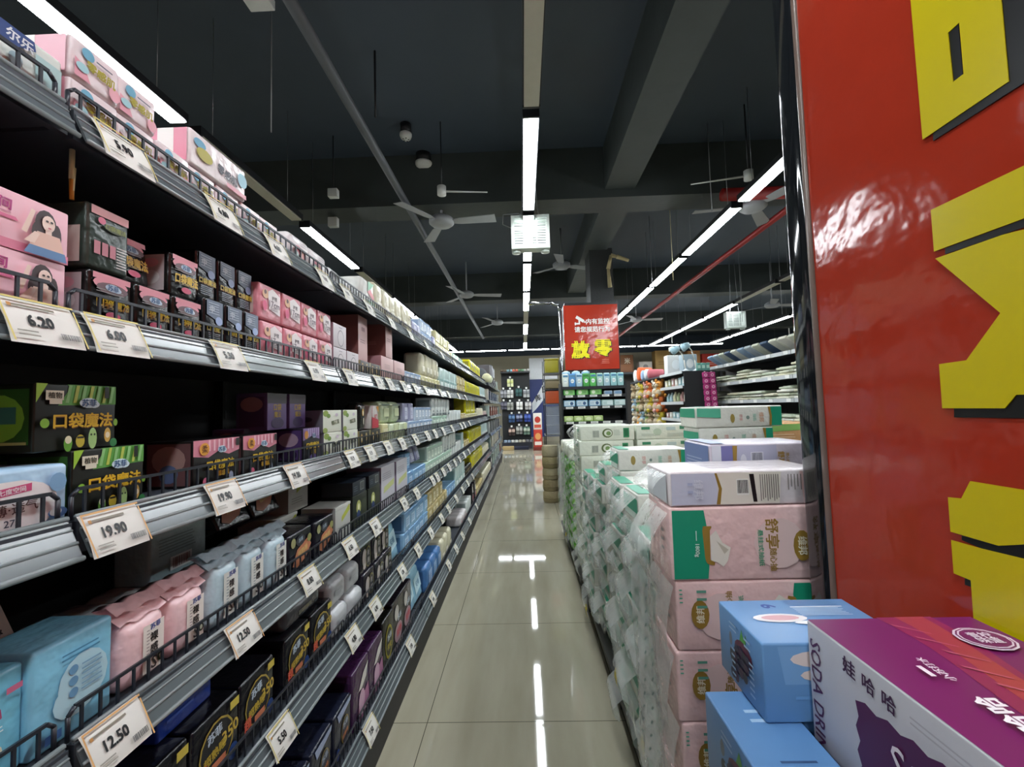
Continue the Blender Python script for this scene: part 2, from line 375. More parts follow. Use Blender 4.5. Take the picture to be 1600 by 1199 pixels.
def heater(loc, w, h, label, glowing):
    r = empty('electric_heater', loc); tag(r, label, 'heater', 'square slatted heaters')
    m = mat('c7cfc8', .4); b = MB(); t = 0.028; d = 0.12
    for bx in ((-w / 2, -h / 2, -w / 2 + t, h / 2), (w / 2 - t, -h / 2, w / 2, h / 2), (-w / 2 + t, h / 2 - t, w / 2 - t, h / 2), (-w / 2 + t, -h / 2, w / 2 - t, -h / 2 + t)):
        b.box(bx[0], -d / 2, bx[1], bx[2], d / 2, bx[3], m)
    b.build('housing', r)
    b = MB()
    n = 11
    for i in range(n):
        z = -h / 2 + t + (h - 2 * t) * (i + .5) / n; b.box(-w / 2 + t, -d / 2 + .005, z - .006, w / 2 - t, -d / 2 + .02, z + .006, m)
    for x in (-w / 6, w / 6): b.box(x - .005, -d / 2, -h / 2 + t, x + .005, -d / 2 + .012, h / 2 - t, m)
    b.build('grille', r)
    b = MB()
    for i in range(7):
        z = -h / 2 + t + (h - 2 * t) * (i + .5) / 7; b.rod((-w / 2 + t, d / 2 - .01, z), (w / 2 - t, d / 2 - .01, z), .002, m, 5)
    b.build('rear_guard', r)
    for s in (-1, 1):
        f = MB(); f.lathe([(.012, -.03), (.04, -.026), (.04, -.012), (.015, 0)], m, 12, at=(s * w * .38, 0, -h / 2)); f.build('foot', r)
        f = MB(); f.rod((s * w * .24, 0, h / 2), (s * w * .2, 0, h / 2 + .10), .004, GREYW, 6)
        f.rod((s * w * .2, 0, h / 2 + .10), (s * w * .12, 0, CEIL - loc[2] - (0.53 if loc[1] > 8.3 else 0)), .004, GREYW, 6); f.build('hanger', r)
    if glowing:
        f = MB(); pp = [(-w / 2, 0, h * .2), (-w * .72, 0, h * .32), (-w * .7, 0, h * .62), (-w * .3, .1, h * .78), (-w * .1, .2, h * .8)]
        for p, q in zip(pp, pp[1:]): f.rod(p, q, .004, GREYW, 6)
        f.build('power_cord', r)
heater((0.112, 4.0, 2.953), 0.355, 0.315, 'white square slatted heater hanging from the lamp row over the aisle', True)
heater((3.915, 8.0, 2.815), 0.345, 0.295, 'white square grilled heater hanging by the towel shelving lamp row', False)

# ---------------------------------------------------------------- near column with the red sign
SX = 0.67
RED = sign_material('9a2e1c'); YEL = mat('bcab0a', 0.25, noise=0.02); SHADOW = mat('0d0d0f', 0.3, noise=0)
col = MB(); col.box(SX + 0.006, -0.9, 0, 1.55, 1.06, CEIL - 0.45, mat('1a1a1c', .3)); colo = structure(col.build('pillar_near')); colo['kind'] = 'structure'
trim = MB(); trim.soft(SX + 0.012, 1.035, 0, 0.05, 0.075, CEIL - 0.46, mat('15171a', 0.06, coat=0.5, noise=0), r=0.018, n=2); trim.soft(SX - 0.004, 0.992, 0, 0.012, 0.014, CEIL - .46, mat('6b5a52', .2), r=.004, n=1)
tag(trim.build('column_edge_strip'), 'glossy black edge strip along the red column sign', 'edge strip')
sg = MB(); sg.box(SX - 0.004, -0.9, 0.02, SX + 0.005, 0.984, CEIL - 0.46, RED); sgo = sg.build('wall_sign')
tag(sgo, 'glossy red column sign with huge cropped yellow lettering', 'sign')
def big(polys, x, material):
    b = MB()
    for pts in polys:
        q = []
        for px, py in pts:
            p = onX(px, py, SX)
            q.append((p.y - (0.14 if px >= 1600 else 0), p.z + (0.12 if py <= 0 else 0)))
        b.prism(q, x, x + 0.0012, 'x', material)
    return b
A_l = [(1430, 0), (1449, 218), (1497, 128), (1489, 51), (1507, 35), (1504, 0)]
A_r = [(1504, 0), (1507, 35), (1514, 115), (1497, 128), (1449, 218), (1585, 127), (1574, 0)]
shadow = [[(1464, 205), (1464, 220), (1600, 136), (1600, 0), (1574, 0), (1585, 127)], [(1489, 51), (1497, 128), (1511, 117), (1504, 37)],
          [(1483, 388), (1483, 397), (1600, 361), (1600, 346)], [(1497, 638), (1497, 652), (1600, 652), (1600, 617), (1597, 617), (1579, 638)],
          [(1509, 837), (1509, 844), (1540, 857), (1600, 860), (1600, 790), (1569, 853)], [(1514, 903), (1526, 908), (1526, 918), (1514, 914)]]
strokes = [A_l, A_r, [(1462, 328), (1600, 264), (1600, 346), (1467, 393)],
           [(1469, 404), (1574, 367), (1600, 380), (1600, 615), (1597, 617), (1579, 638), (1480, 638), (1475, 569), (1518, 563), (1572, 489)],
           [(1489, 777), (1510, 779), (1524, 752), (1600, 764), (1600, 790), (1569, 853), (1493, 831)],
           [(1494, 844), (1540, 857), (1600, 860), (1600, 1010), (1530, 976), (1525, 907), (1498, 896)]]
for pts in shadow: big([pts], SX - 0.0062, SHADOW).build('letter_shadow', sgo)['label'] = 'black drop shadow of the lettering'
for pts in strokes: big([pts], SX - 0.0078, YEL).build('letter_stroke', sgo)['label'] = 'huge yellow character stroke'

# ---------------------------------------------------------------- middle column with display shelf and red poster
PY = 5.80
cm = MB(); cm.box(0.59, PY + 0.03, 0, 1.31, PY + 0.75, 2.72, mat('26282a', .4)); cm.box(0.98, PY + 0.2, 2.70, 1.30, PY + 0.6, 3.52, mat('2a2c2c', .6, bump=.4)); structure(cm.build('pillar_middle'))
def board(name, x0, z0, x1, z1, y, material, t=0.02):
    b = MB(); b.box(x0, y, z0, x1, y + t, z1, material); return b
b = board('poster', 0.575, 1.81, 1.293, 2.68, PY, sign_material('b43a28'))
W_, H_ = 0.718, 0.87
items = [('t', '内有监控', .63, .742, .085, 'f2efe9', 0, .05), ('t', '请您规范行为', .52, .622, .085, 'f2efe9', 0, .05),
         ('p', [(.215, .80), (.245, .84), (.385, .765), (.36, .725)], 'f2efe9'), ('p', [(.27, .77), (.30, .755), (.30, .70), (.22, .70), (.22, .725), (.275, .725)], 'f2efe9'), ('r', .20, .69, .225, .735, 'f2efe9'), ('e', .39, .735, .014, .014, 'f2efe9'),
         ('t', '放', .305, .30, .245, '17130c', 0, .13), ('t', '零', .725, .315, .235, '17130c', 0, .11),
         ('t', '放', .29, .312, .245, 'f7e80c', 0, .12), ('t', '零', .71, .327, .235, 'f7e80c', 0, .10),
         ('l', .68, .08, .84, .16, 3, 'e07a60')]
b.decals(((0.575, PY, 1.81), (1, 0, 0), (0, 0, 1)), W_, H_, items)
tag(b.build('poster'), 'red poster with white and yellow writing on the middle column', 'poster')
cable = MB(); pp = [(1.24, PY + .15, 2.95), (1.22, PY + .12, 3.2), (1.26, PY + .1, 3.38), (1.34, PY + .1, 3.36), (1.5, PY + .1, 3.30)]
for p, q in zip(pp, pp[1:]): cable.rod(p, q, .03, mat('a89a72', .8, bump=.5), 7, r2=.02)
tag(cable.build('insulation_strip'), 'torn pale insulation sticking out above the middle column', 'insulation')
chrome = MB(); cp = [(0.53, PY - .02, 0.9), (0.53, PY - .02, 2.60), (0.50, PY - .02, 2.68), (0.42, PY - .02, 2.72), (0.10, PY - .02, 2.72)]
for p, q in zip(cp, cp[1:]): chrome.rod(p, q, .022, mat('9a9c9e', .15, metal=.9), 10)
tag(chrome.build('chrome_post'), 'bent chrome tube standing beside the middle column', 'post')
# ---------------------------------------------------------------- pad shelving along the aisle
SX0 = [0.655, 0.645, 0.632, 0.628, 0.605, 0.565]         # front of each price rail, top shelf first
SZT = [1.775, 1.46, 1.163, 0.863, 0.568, 0.237]          # middle of each price rail
SZ = [1.797, 1.483, 1.186, 0.880, 0.588, 0.258]          # shelf surface
SNAME = ['top shelf', 'second shelf', 'third shelf', 'fourth shelf', 'fifth shelf', 'base shelf']
RAIL = mat('5c6468', 0.16, noise=0.03); RAIL_HIGHLIGHT = mat('8f989a', 0.15, noise=0.02); IRON = mat('262932', 0.35, noise=0.03); SHELFM = mat('3a3f47', 0.4, noise=0.05); BACKM = mat('1a1b1f', 0.6)
SL = 0.90
def shelf_meshes(front=None, zs=None, length=SL, back=1.09, guards=True):
    out = []
    for r in range(6):
        xr, zt, z = (front or SX0)[r], (zs or SZ)[r] - (0.022), (zs or SZ)[r]
        b = MB(); b.box(-back, 0.004, z - 0.03, -xr - 0.01, length - 0.004, z, SHELFM); b.box(-xr - 0.02, 0.004, z - .045, -xr - 0.008, length - 0.004, z, SHELFM)
        p = MB(); x1, x2, z1, z2 = -xr - 0.013, -xr + 0.012, zt + 0.028, zt - 0.026
        nx, nz = 0.9, 0.42
        p.prism([(x1 - .004, z1), (x1, z1), (x2, z2), (x2 - .004, z2)], 0.006, length - 0.006, 'y', RAIL)
        for t, rr in ((0.0, .004), (0.30, .0018), (0.62, .0028), (1.0, .004)):
            cx, cz = x1 + (x2 - x1) * t, z1 + (z2 - z1) * t; p.rod((cx, 0.006, cz), (cx, length - 0.006, cz), rr, RAIL_HIGHLIGHT, 6)  # lips and beads in paler grey, painting the bright highlight lines along the rail
        g = MB(); gx = -xr - 0.024; gh = 0.046
        if guards:
            g.box(gx - .002, 0.018, z + gh - .005, gx + .002, length - 0.018, z + gh, IRON)
            for s in (0, 1):
                ye = 0.009 if s == 0 else length - 0.009; yi = 0.018 if s == 0 else length - 0.018
                g.rod((gx, yi, z + gh - .003), (gx, ye, z + gh - .012), .003, IRON, 6); g.rod((gx, ye, z + gh - .012), (gx, ye, z), .003, IRON, 6)
            n = int(round(length / 0.0285))
            for i in range(1, n):
                y = length * i / n; g.box(gx - .0015, y - .002, z, gx + .0015, y + .002, z + gh - .005, IRON)
        out.append((b.mesh('shelf'), p.mesh('price_rail'), g.mesh('wire_guard') if guards else None))
    k = MB(); k.box(-back, 0.0, 0.0, -SX0[5] - 0.03, length, SZ[5] - 0.06, BACKM)
    bp = MB(); bp.box(-back - 0.03, 0, 0, -back, length, (zs or SZ)[0] + 0.10, BACKM)
    u = MB(); u.box(-back - .002, 0.0, 0.0, -back + 0.03, 0.03, (zs or SZ)[0] + 0.12, DARK)
    for i in range(24): u.box(-back + .03, .011, .3 + .06 * i, -back + .0312, .019, .33 + .06 * i, IRON)
    return out, k.mesh('kick_plate'), bp.mesh('back_panel'), u.mesh('upright')
def link(me, name, parent, label=None):
    o = bpy.data.objects.new(name, me); COL.objects.link(o); o.parent = parent
    if label: o['label'] = label
    return o
SM = shelf_meshes()
Y0 = -0.29
for i in range(9):
    r = empty('shelf_unit', (0, Y0 + SL * i, 0))
    tag(r, 'dark steel shelf unit of the pad aisle, %s bay from the viewpoint' % nth(i), 'shelf unit', 'shelf bays along the aisle')
    for a, b_, g in SM[0]:
        sh = link(a, 'shelf', r); link(b_, 'price_rail', sh, 'silvery grey price rail'); link(g, 'wire_guard', sh, 'low dark wire guard')
    link(SM[1], 'kick_plate', r); link(SM[2], 'back_panel', r); link(SM[3], 'upright', r)

# ---------------------------------------------------------------- goods: kinds
KIND = {}
def kind(key, name, look, cat, w, d, h, col, shape='box', F=(), L=(), T=(), extra=None):
    KIND[key] = dict(name=name, look=look, cat=cat, w=w, d=d, h=h, col=col, shape=shape, F=F, L=L, T=T, extra=extra, proto=None)
def make(key, loc, rot, label, group):
    k = KIND[key]
    if k['proto'] is None:
        b = MB(); w, d, h = k['w'], k['d'], k['h']
        if k['shape'] == 'box': b.soft(0, 0, 0, w, d, h, card(k['col']), r=0.0025, n=1); lf = 0
        elif k['shape'] == 'wrap': b.soft(0, 0, 0, w, d, h, film(k['col']), r=0.006, bulge=0.0015, n=3, wob=0.0008, seed=len(KIND)); lf = 0.0026
        else: b.soft(0, 0, 0, w, d, h, film(k['col']), r=min(.02, .3 * min(w, d, h)), bulge=0.004, n=4, wob=0.0015, seed=len(key)); lf = 0.0052
        mg = {'box': 0.0, 'wrap': .0045}.get(k['shape'], .011)
        if k['F']: b.decals(((-w / 2 + mg, -d / 2, mg), (1, 0, 0), (0, 0, 1)), w - 2 * mg, h - 2 * mg, k['F'], lf)
        if k['L']: b.decals(((-w / 2, d / 2 - mg, mg), (0, -1, 0), (0, 0, 1)), d - 2 * mg, h - 2 * mg, k['L'], lf)
        if k['T']: b.decals(((-w / 2 + mg, -d / 2 + mg, h), (1, 0, 0), (0, 1, 0)), w - 2 * mg, d - 2 * mg, k['T'], lf)
        o = b.build(k['name']); parts = []
        if k['extra']:
            for p in k['extra'](w, d, h, k): p.parent = o; parts.append((p, []))
        k['proto'] = (o, parts); o.location = loc; o.rotation_euler = rot
    else: o = clone(k['proto'][0], k['proto'][1], loc, rot)
    tag(o, label, k['cat'], group); return o
def flap(w, d, h, k):
    """folded and sealed top of a flow-wrapped pack"""
    b = MB(); m = film(k['col']); n = 6
    def row(y, z, s): return [((-.5 + i / n) * w * s, y + .003 * math.sin(i * 1.9), z + .003 * math.sin(i * 2.3)) for i in range(n + 1)]
    rs = [row(-d * .46, h - .002, .97), row(-d * .15, h + .016, .98), row(d * .1, h + .024, 1.0), row(-d * .2, h + .030, 1.02), row(-d * .42, h + .016, 1.02)]
    vs = sum(rs, []); q = n + 1
    b.add(vs, [(a * q + i, a * q + i + 1, (a + 1) * q + i + 1, (a + 1) * q + i) for a in range(4) for i in range(n)], m, True)
    return [b.build('sealed_top')]
def open_strip(w, d, h, k):
    b = MB(); b.box(-w * .5, -d * .1, h, w * .5, d * .1, h + .002, film('f1f1ee')); return [b.build('sealing_strip')]
Yw, Or, Wh = 'e6c62a', 'd98a20', 'f0f0ee'
def pm(a='e3bb22', u=.54, v=.45, hh=.22, text='口袋魔法', sx=1.0): return [('t', text, u + .008, v - .015, hh, '7a4a10', 0, .05, sx), ('t', text, u, v, hh, a, 0, .05, sx)]
def badge(u, v, a, b, h='cfe6f0', ht=.11): return [('e', u, v, a, b, h), ('e', u + a * .55, v - b * .3, a * .6, b * .7, h), ('t', '苏菲', u, v, ht, '2a5a8c', 0, .04)]
veg = [('e', .34, .10, .05, .12, '5f9a2e'), ('e', .34, .16, .04, .06, 'd9d3b2'), ('e', .48, .13, .055, .10, 'b7a634'), ('r', .44, .17, .52, .20, '2b2a18'), ('e', .63, .16, .055, .17, '9cc07a'), ('e', .61, .22, .012, .018, '2c3c20'), ('e', .65, .22, .012, .018, '2c3c20'),
       ('e', .82, .20, .045, .12, 'c9a24a'), ('e', .82, .20, .03, .05, 'e0d4b8'), ('e', .90, .07, .05, .07, '2f7d45')]
kind('pkg', 'pad_carton', 'black and lime pad carton', 'carton', .122, .10, .098, '15170f', 'box',
     [('p', [(.26, .68), (.40, .95), (.36, 1), (.995, 1), (.995, .70)], '5fa548')] + [('p', [(.34 + .09 * i, .72), (.38 + .09 * i, .72), (.42 + .09 * i, .99), (.38 + .09 * i, .99)], 'b8c957' if i % 2 else '8fc77e') for i in range(7)] +
     [('r', .82, .80, .88, .99, '1a1c14'), ('p', [(0.0, .72), (.12, 1), (0, 1)], '9cc63a'), ('r', .10, .76, .30, .90, 'ded9c4'), ('r', .14, .70, .28, .78, 'ded9c4'), ('t', '植物', .2, .83, .09, '33321f')] + badge(.60, .72, .12, .08) + pm() +
     [('e', .08, .42, .05, .07, '86b83a'), ('e', .95, .40, .03, .06, '86b83a')] + veg,
     [('r', .06, .12, .94, .92, '2e5a22'), ('e', .5, .5, .38, .34, '86b83a'), ('r', .24, .42, .76, .66, '3f7a6c'), ('r', .08, .12, .92, .16, 'b9b06a')])
kind('pkp', 'pad_carton', 'black pad carton with pink striped top', 'carton', .142, .10, .094, '171314', 'box',
     [('p', [(0, .66), (.3, .60), (.5, .72), (.75, .62), (1, .70), (1, 1), (0, 1)], 'd98a9c')] + [('r', .30 + .10 * i, .74, .34 + .10 * i, .99, 'f0c0cc') for i in range(6)] + [('r', .90, .80, .98, .98, '241a1c'), ('e', .2, .80, .10, .14, 'e4a23c'), ('t', '柔', .2, .8, .16, '6a3a10')] + badge(.56, .76, .09, .08) +
     pm('e0c030', .53, .42, .22) + pm('d9ae2a', .58, .22, .12, '裸感肌') + [('e', .2, .08, .06, .1, 'd86a8a'), ('e', .75, .1, .05, .12, '9aa6c0')],
     [('r', .05, .05, .95, .95, '6a4a4c'), ('e', .5, .6, .35, .3, 'a4837e'), ('e', .5, .3, .2, .2, '5a6a90')])
kind('pkv', 'pad_carton', 'black pad carton with violet stripes', 'carton', .105, .09, .098, '191420', 'box',
     [('p', [(0, .62), (.5, .74), (1, .62), (1, 1), (0, 1)], '8c74a8')] + [('r', .28 + .12 * i, .74, .34 + .12 * i, .99, 'b8a8cc') for i in range(6)] + [('e', .16, .8, .11, .13, 'c88a3c')] + badge(.6, .76, .1, .08, 'c6cfe0') + pm('d8b82a', .52, .45, .2) + pm('c9a430', .55, .25, .14, '夜用') + [('e', .5, .1, .2, .08, '5e4a86')],
     [('r', .05, .05, .95, .95, '4a3566'), ('e', .5, .66, .34, .22, 'a08a9c'), ('e', .5, .2, .3, .16, '2a1c3c')])
kind('vio', 'pad_carton', 'violet pad carton with dark purple print', 'carton', .100, .09, .106, '6a568a', 'box', [('r', 0, .72, 1, 1, '3c3240'), ('t', '口袋', .5, .62, .18, 'c8a83a'), ('t', '魔法', .5, .42, .16, 'b89a3a'), ('e', .5, .18, .32, .15, '3e2e5a')], [('r', .1, .1, .9, .9, '56406e'), ('e', .5, .7, .36, .2, 'b08a94')])
kind('lady', 'pad_box', 'pink pad box with drawn long-haired woman', 'box', .165, .12, .079, 'f0bcc8', 'box',
     [('r', 0, 0, 1, .16, 'dc7f9a'), ('t', '七度空间', .36, .76, .19, 'b83a84', -2, .06), ('l', .26, .58, .6, .64, 1, 'c98aa0'), ('p', [(.30, .50), (.60, .50), (.58, .56), (.30, .56)], 'd86a92'), ('e', .35, .30, .14, .17, 'efb6c4'), ('p', [(.28, .40), (.35, .36), (.42, .40), (.42, .48), (.35, .43), (.28, .48)], 'd05a80'), ('e', .35, .26, .10, .09, 'e6cfd4'),
      ('e', .80, .62, .085, .26, '3c2a2c'), ('e', .745, .42, .055, .22, '3c2a2c'), ('e', .885, .44, .04, .24, '3c2a2c'), ('e', .73, .30, .04, .1, '4a3434'), ('e', .815, .64, .052, .15, 'f2d9cc'), ('p', [(.79, .40), (.84, .40), (.84, .52), (.79, .52)], 'efd2c4'), ('e', .80, .68, .012, .02, '3a2a2a'), ('e', .835, .68, .012, .02, '3a2a2a'), ('e', .818, .56, .014, .012, 'c0566a'),
      ('p', [(.66, .14), (.94, .14), (.90, .44), (.72, .44)], 'e6bfae'), ('p', [(.62, .20), (.70, .20), (.74, .40), (.70, .42)], 'efd2c4'), ('p', [(.60, .36), (.64, .34), (.70, .78), (.67, .80)], 'efd2c4'), ('p', [(.62, .0), (.96, .0), (.94, .16), (.66, .16)], '5f86b4')],
     [('r', .1, .2, .9, .8, 'e3bcc6')])
kind('red', 'wrapped_pad_pack', 'black and pink film-wrapped pad pack', 'pad pack', .076, .07, .088, '191818', 'wrap',
     [('r', 0, .88, 1, 1, 'd98a98'), ('e', .46, .80, .46, .14, 'd98a98'), ('e', .5, .72, .42, .12, '6a4a52'), ('l', .08, .60, .95, .70, 2, '8a8a86')] + badge(.5, .74, .2, .08, 'bfcfe0', .12) + pm('dcb62c', .52, .42, .25, sx=.74) + [('e', .5, .15, .2, .08, 'c4486a'), ('l', .2, .26, .8, .34, 2, '7a7a5c')],
     [('r', .06, .05, .94, .95, 'bfb2b4'), ('e', .5, .75, .26, .12, 'd9a4b0'), ('e', .5, .38, .30, .18, 'd8d4d4')])
kind('redback', 'wrapped_pad_pack', 'dark film-wrapped pack showing three pink panels', 'pad pack', .074, .07, .106, '35403a', 'wrap',
     [('r', 0, .86, 1, 1, 'c98a8c'), ('r', .08, .20, .24, .42, 'b8707c'), ('r', .28, .20, .44, .42, 'b8707c'), ('r', .48, .20, .64, .42, 'b8707c'), ('l', .66, .04, .98, .44, 8, 'c9c4c0'), ('e', .25, .78, .1, .06, 'cf6a84'), ('e', .6, .70, .3, .06, '59614a'), ('t', '口袋魔法', .62, .71, .09, '8f9a52')],
     [('r', .05, .02, .95, .62, 'c2b0a8')])
kind('blu', 'wrapped_pad_pack', 'black and pale blue film-wrapped pad pack', 'pad pack', .060, .07, .106, '16181c', 'wrap',
     [('p', [(.0, .66), (1, .50), (1, 1), (0, 1)], '5c6b82'), ('e', .75, .56, .22, .10, '9cb2dc'), ('l', .1, .68, .9, .96, 5, 'aab8cc'), ('t', '中', .3, .80, .16, 'c4ccd8')] + pm('c9ae2e', .5, .36, .13) + [('l', .08, .04, .95, .26, 5, '7f8894')], [('r', .1, .05, .9, .95, '22262c')])
kind('pinkred', 'wrapped_pad_pack', 'pink-red film pack with white label shield', 'pad pack', .104, .10, .096, 'dd8f9c', 'wrap',
     [('e', .22, .74, .16, .14, 'e0b088'), ('e', .2, .80, .06, .07, '5a2e34'), ('p', [(.32, .85), (.55, .97), (.92, .80), (.92, .18), (.36, .30)], 'e9dfe0'), ('t', '护理', .63, .68, .13, '4a3a44'), ('t', '17cm', .63, .48, .20, '6a5a66'), ('l', .42, .28, .86, .38, 2, '8a7680'), ('e', .15, .36, .1, .16, 'd8487a')], [('r', .1, .1, .9, .9, 'cdb6b0')])
kind('ring', 'pad_box', 'pale grey pad box with thin oval ring', 'box', .115, .14, .088, 'cfc8cc', 'box', [('e', .55, .42, .24, .36, '8c8890'), ('e', .55, .42, .21, .32, 'd5cfd2'), ('l', .4, .82, .7, .92, 1, '9a96a0')], [('r', 0, 0, 1, 1, 'a98a94'), ('e', .7, .5, .1, .1, '3a3034'), ('e', .7, .25, .1, .1, '3a3034')])
kind('tallpink', 'tall_pad_box', 'tall dusty pink pad box', 'box', .115, .16, .20, 'd2acab', 'box', [('l', .2, .4, .8, .5, 2, '9a6f72'), ('t', '纯棉', .5, .72, .10, '8a5a60')], [('r', 0, 0, 1, 1, '7c4c48'), ('l', .2, .3, .8, .4, 2, '9a6a64')])
kind('dkflower', 'pad_box', 'low black pad box with gold flowers', 'box', .125, .12, .066, '262620', 'box', [('e', .2, .55, .1, .28, 'c9a45a'), ('e', .62, .6, .09, .26, 'bba06a'), ('e', .2, .5, .05, .14, 'ece0c0'), ('l', .3, .15, .8, .3, 2, '6a6450'), ('r', .9, 0, 1, 1, 'a49b74')], [('r', 0, 0, 1, 1, 'a09468')])
kind('pinkbox', 'pad_box', 'square dusty pink pad carton', 'carton', .20, .16, .118, 'd3aead', 'box', [('l', .25, .5, .8, .7, 3, 'ac8587'), ('e', .8, .2, .1, .12, 'dcc6be')], [('r', 0, 0, 1, 1, 'bb8a90'), ('e', .5, .7, .1, .09, '4a3034')])
kind('skyw', 'pad_pack', 'pale blue and white pad pack', 'pad pack', .085, .12, .082, 'cadaec', 'wrap', [('r', .3, .2, .9, .8, 'dfe6ee'), ('l', .35, .3, .85, .6, 2, '8aa2c4'), ('r', 0, .85, 1, 1, '8aaad0')], [('r', .1, .1, .9, .9, '9db4d2')])
kind('lite', 'wrapped_pad_pack', 'large light blue pack with white circle', 'pad pack', .170, .10, .082, 'aecfe8', 'wrap',
     [('e', .58, .36, .36, .50, 'eee8e8'), ('p', [(.44, .58), (.72, .64), (.72, .78), (.44, .72)], 'cf4f7e'), ('t', '七度空间', .58, .68, .10, 'f4e6ec', 5, .05), ('t', '极薄·透气', .56, .36, .20, '6a4a4a', 4, .02), ('t', '275', .58, .12, .12, '4a4a5a'), ('e', .92, .72, .07, .18, '7fa8cc'), ('e', .06, .5, .09, .2, '7fa8cc'), ('e', .92, .14, .08, .1, '4f74a8'), ('e', .90, .16, .05, .08, 'e8eef0')], [('r', .1, .1, .9, .9, '8ab2d0')])
kind('whgreen', 'pad_box', 'white pad box with green leaf print', 'box', .142, .12, .076, 'e2e5d6', 'box', [('e', .14, .85, .14, .14, '8ea64a'), ('e', .28, .74, .1, .1, '6f9240'), ('e', .1, .1, .12, .12, '9aad5a'), ('p', [(.46, .32), (.86, .38), (.82, .58), (.44, .5)], '6f735a'), ('t', '竹棉', .65, .45, .16, 'd8d8c4', 4), ('e', .7, .78, .08, .08, 'cfc2d0')], [('r', 0, 0, 1, 1, '6b6874'), ('e', .5, .6, .2, .12, '3a3a40')])
kind('whgreentall', 'pad_box', 'tall white pad box with green leaf print', 'box', .11, .10, .19, 'bfc2b0', 'box', [('e', .2, .9, .2, .08, '7c9244'), ('r', .35, .35, .85, .5, '5c604c')], [('r', 0, 0, 1, 1, '5c5a64')])
kind('bottle', 'dark_pouch', 'black pouch with gold drop print', 'pouch', .075, .06, .115, '232320', 'soft', [('e', .4, .68, .2, .16, 'c99a3c'), ('e', .5, .3, .12, .16, 'b8b4a0'), ('e', .4, .66, .1, .1, 'efe4c4')])
kind('redw', 'pad_pack', 'white and red pad pack with orange corner', 'pad pack', .10, .10, .105, 'd8d2cc', 'wrap', [('p', [(0, 0), (1, 0), (1, .36), (0, .52)], 'c23446'), ('p', [(.7, 1), (1, .7), (1, 1)], 'e09a30'), ('t', '92', .6, .48, .3, 'b83a48', 0, .04), ('r', 0, 0, .08, 1, '8a2a36')])
kind('palegreen', 'pad_pack', 'pale green pad pack', 'pad pack', .15, .12, .080, 'd2ddba', 'wrap', [('r', .55, .1, 1, 1, 'd9e2b4'), ('e', .4, .5, .06, .1, '5a6a4a'), ('l', .6, .3, .9, .6, 2, '9aa87c')], [('r', .1, .1, .9, .9, 'b0b898')])
kind('tallgreen', 'pad_pack', 'tall pale green pack with folded top', 'pad pack', .15, .10, .105, 'bccaa6', 'soft', [('r', .3, .25, .9, .75, 'd2dcaf'), ('e', .7, .2, .06, .05, '5c6c50'), ('r', 0, .9, 1, 1, '6f8270')])
kind('lav', 'pad_pack', 'lavender pad pack with white panel', 'pad pack', .10, .10, .105, 'a3a6c6', 'wrap', [('r', .25, .1, .95, .8, 'c6cade'), ('l', .3, .3, .85, .6, 3, '7a80aa')], [('r', .1, .1, .9, .9, '4c4a60')])
kind('mint', 'pad_pack', 'mint green pad pack', 'pad pack', .10, .12, .098, 'cfe3d6', 'wrap', [('r', .2, .15, .9, .7, 'dbe8d8'), ('l', .3, .3, .8, .6, 3, '86aa94'), ('r', 0, .86, 1, 1, '9cc4ac')], [('r', .1, .1, .9, .9, '9fbcaa')])
kind('whitetall', 'pad_pack', 'tall white pad pack with dark foot', 'pad pack', .10, .12, .135, 'e2e8e5', 'wrap', [('l', .2, .5, .9, .85, 4, '9aa8a6'), ('r', 0, .0, 1, .12, '5a6a6c'), ('e', .5, .25, .2, .06, '4a5a5c')], [('r', .1, .1, .9, .9, '8e9a98')])
kind('yellow', 'diaper_pack', 'bright yellow pack with dark print', 'pack', .16, .14, .19, 'd4cc1c', 'soft', [('e', .5, .62, .2, .16, '55531c'), ('r', .1, .1, .9, .24, 'e9e6a0'), ('l', .15, .3, .9, .45, 3, '6e6a18')], [('r', .1, .1, .9, .9, '9a921e')])
kind('cream', 'pad_pack', 'cream pad pack with pale print', 'pad pack', .105, .12, .155, 'ddd8bc', 'soft', [('l', .2, .55, .85, .8, 3, 'b8ae84'), ('r', .15, .12, .9, .4, 'e9e5d2')], [('r', .1, .1, .9, .9, 'c9c3a6')])
kind('creamlow', 'pad_pack', 'low cream yellow pad pack', 'pad pack', .10, .12, .085, 'd6cf9c', 'wrap', [('r', .15, .2, .9, .75, 'e2dcb4'), ('l', .2, .3, .8, .6, 2, 'a8a070')], [('r', .1, .1, .9, .9, 'b9b184')])
kind('tealw', 'pad_pack', 'tall teal and white pack', 'pack', .14, .12, .20, 'c6dcd9', 'wrap', [('r', 0, .45, 1, .52, '6f9a98'), ('l', .15, .6, .9, .9, 4, '7f9f9c'), ('r', .2, .1, .85, .4, 'dfe9e6')], [('r', .1, .1, .9, .9, '8fb0ac')])
kind('sky', 'pad_pack', 'sky blue pad pack', 'pad pack', .105, .12, .10, '98c2e4', 'wrap', [('r', .2, .2, .95, .75, 'b4d2ea'), ('l', .3, .3, .85, .65, 3, '4f84b4'), ('r', 0, .88, 1, 1, '5c92c6')], [('r', .1, .1, .9, .9, '4f7ca8')])
kind('bigblue', 'wrapped_pad_pack', 'big light blue pack with drawn cloud', 'pad pack', .118, .10, .135, '79c4de', 'wrap', [('e', .15, .12, .25, .2, 'a9d6e2'), ('t', '七度空间', .52, .62, .10, 'b0406e', 8, .05), ('l', .45, .46, .85, .54, 2, 'd8e8ee'), ('e', .62, .12, .14, .13, '274a9c'), ('e', .66, .28, .12, .1, 'd8d2c0'), ('e', .3, .08, .12, .08, 'e6d2cc'), ('r', .8, .8, .98, .86, 'c86a8c')], [('r', .1, .1, .9, .9, '4f9ec0')])
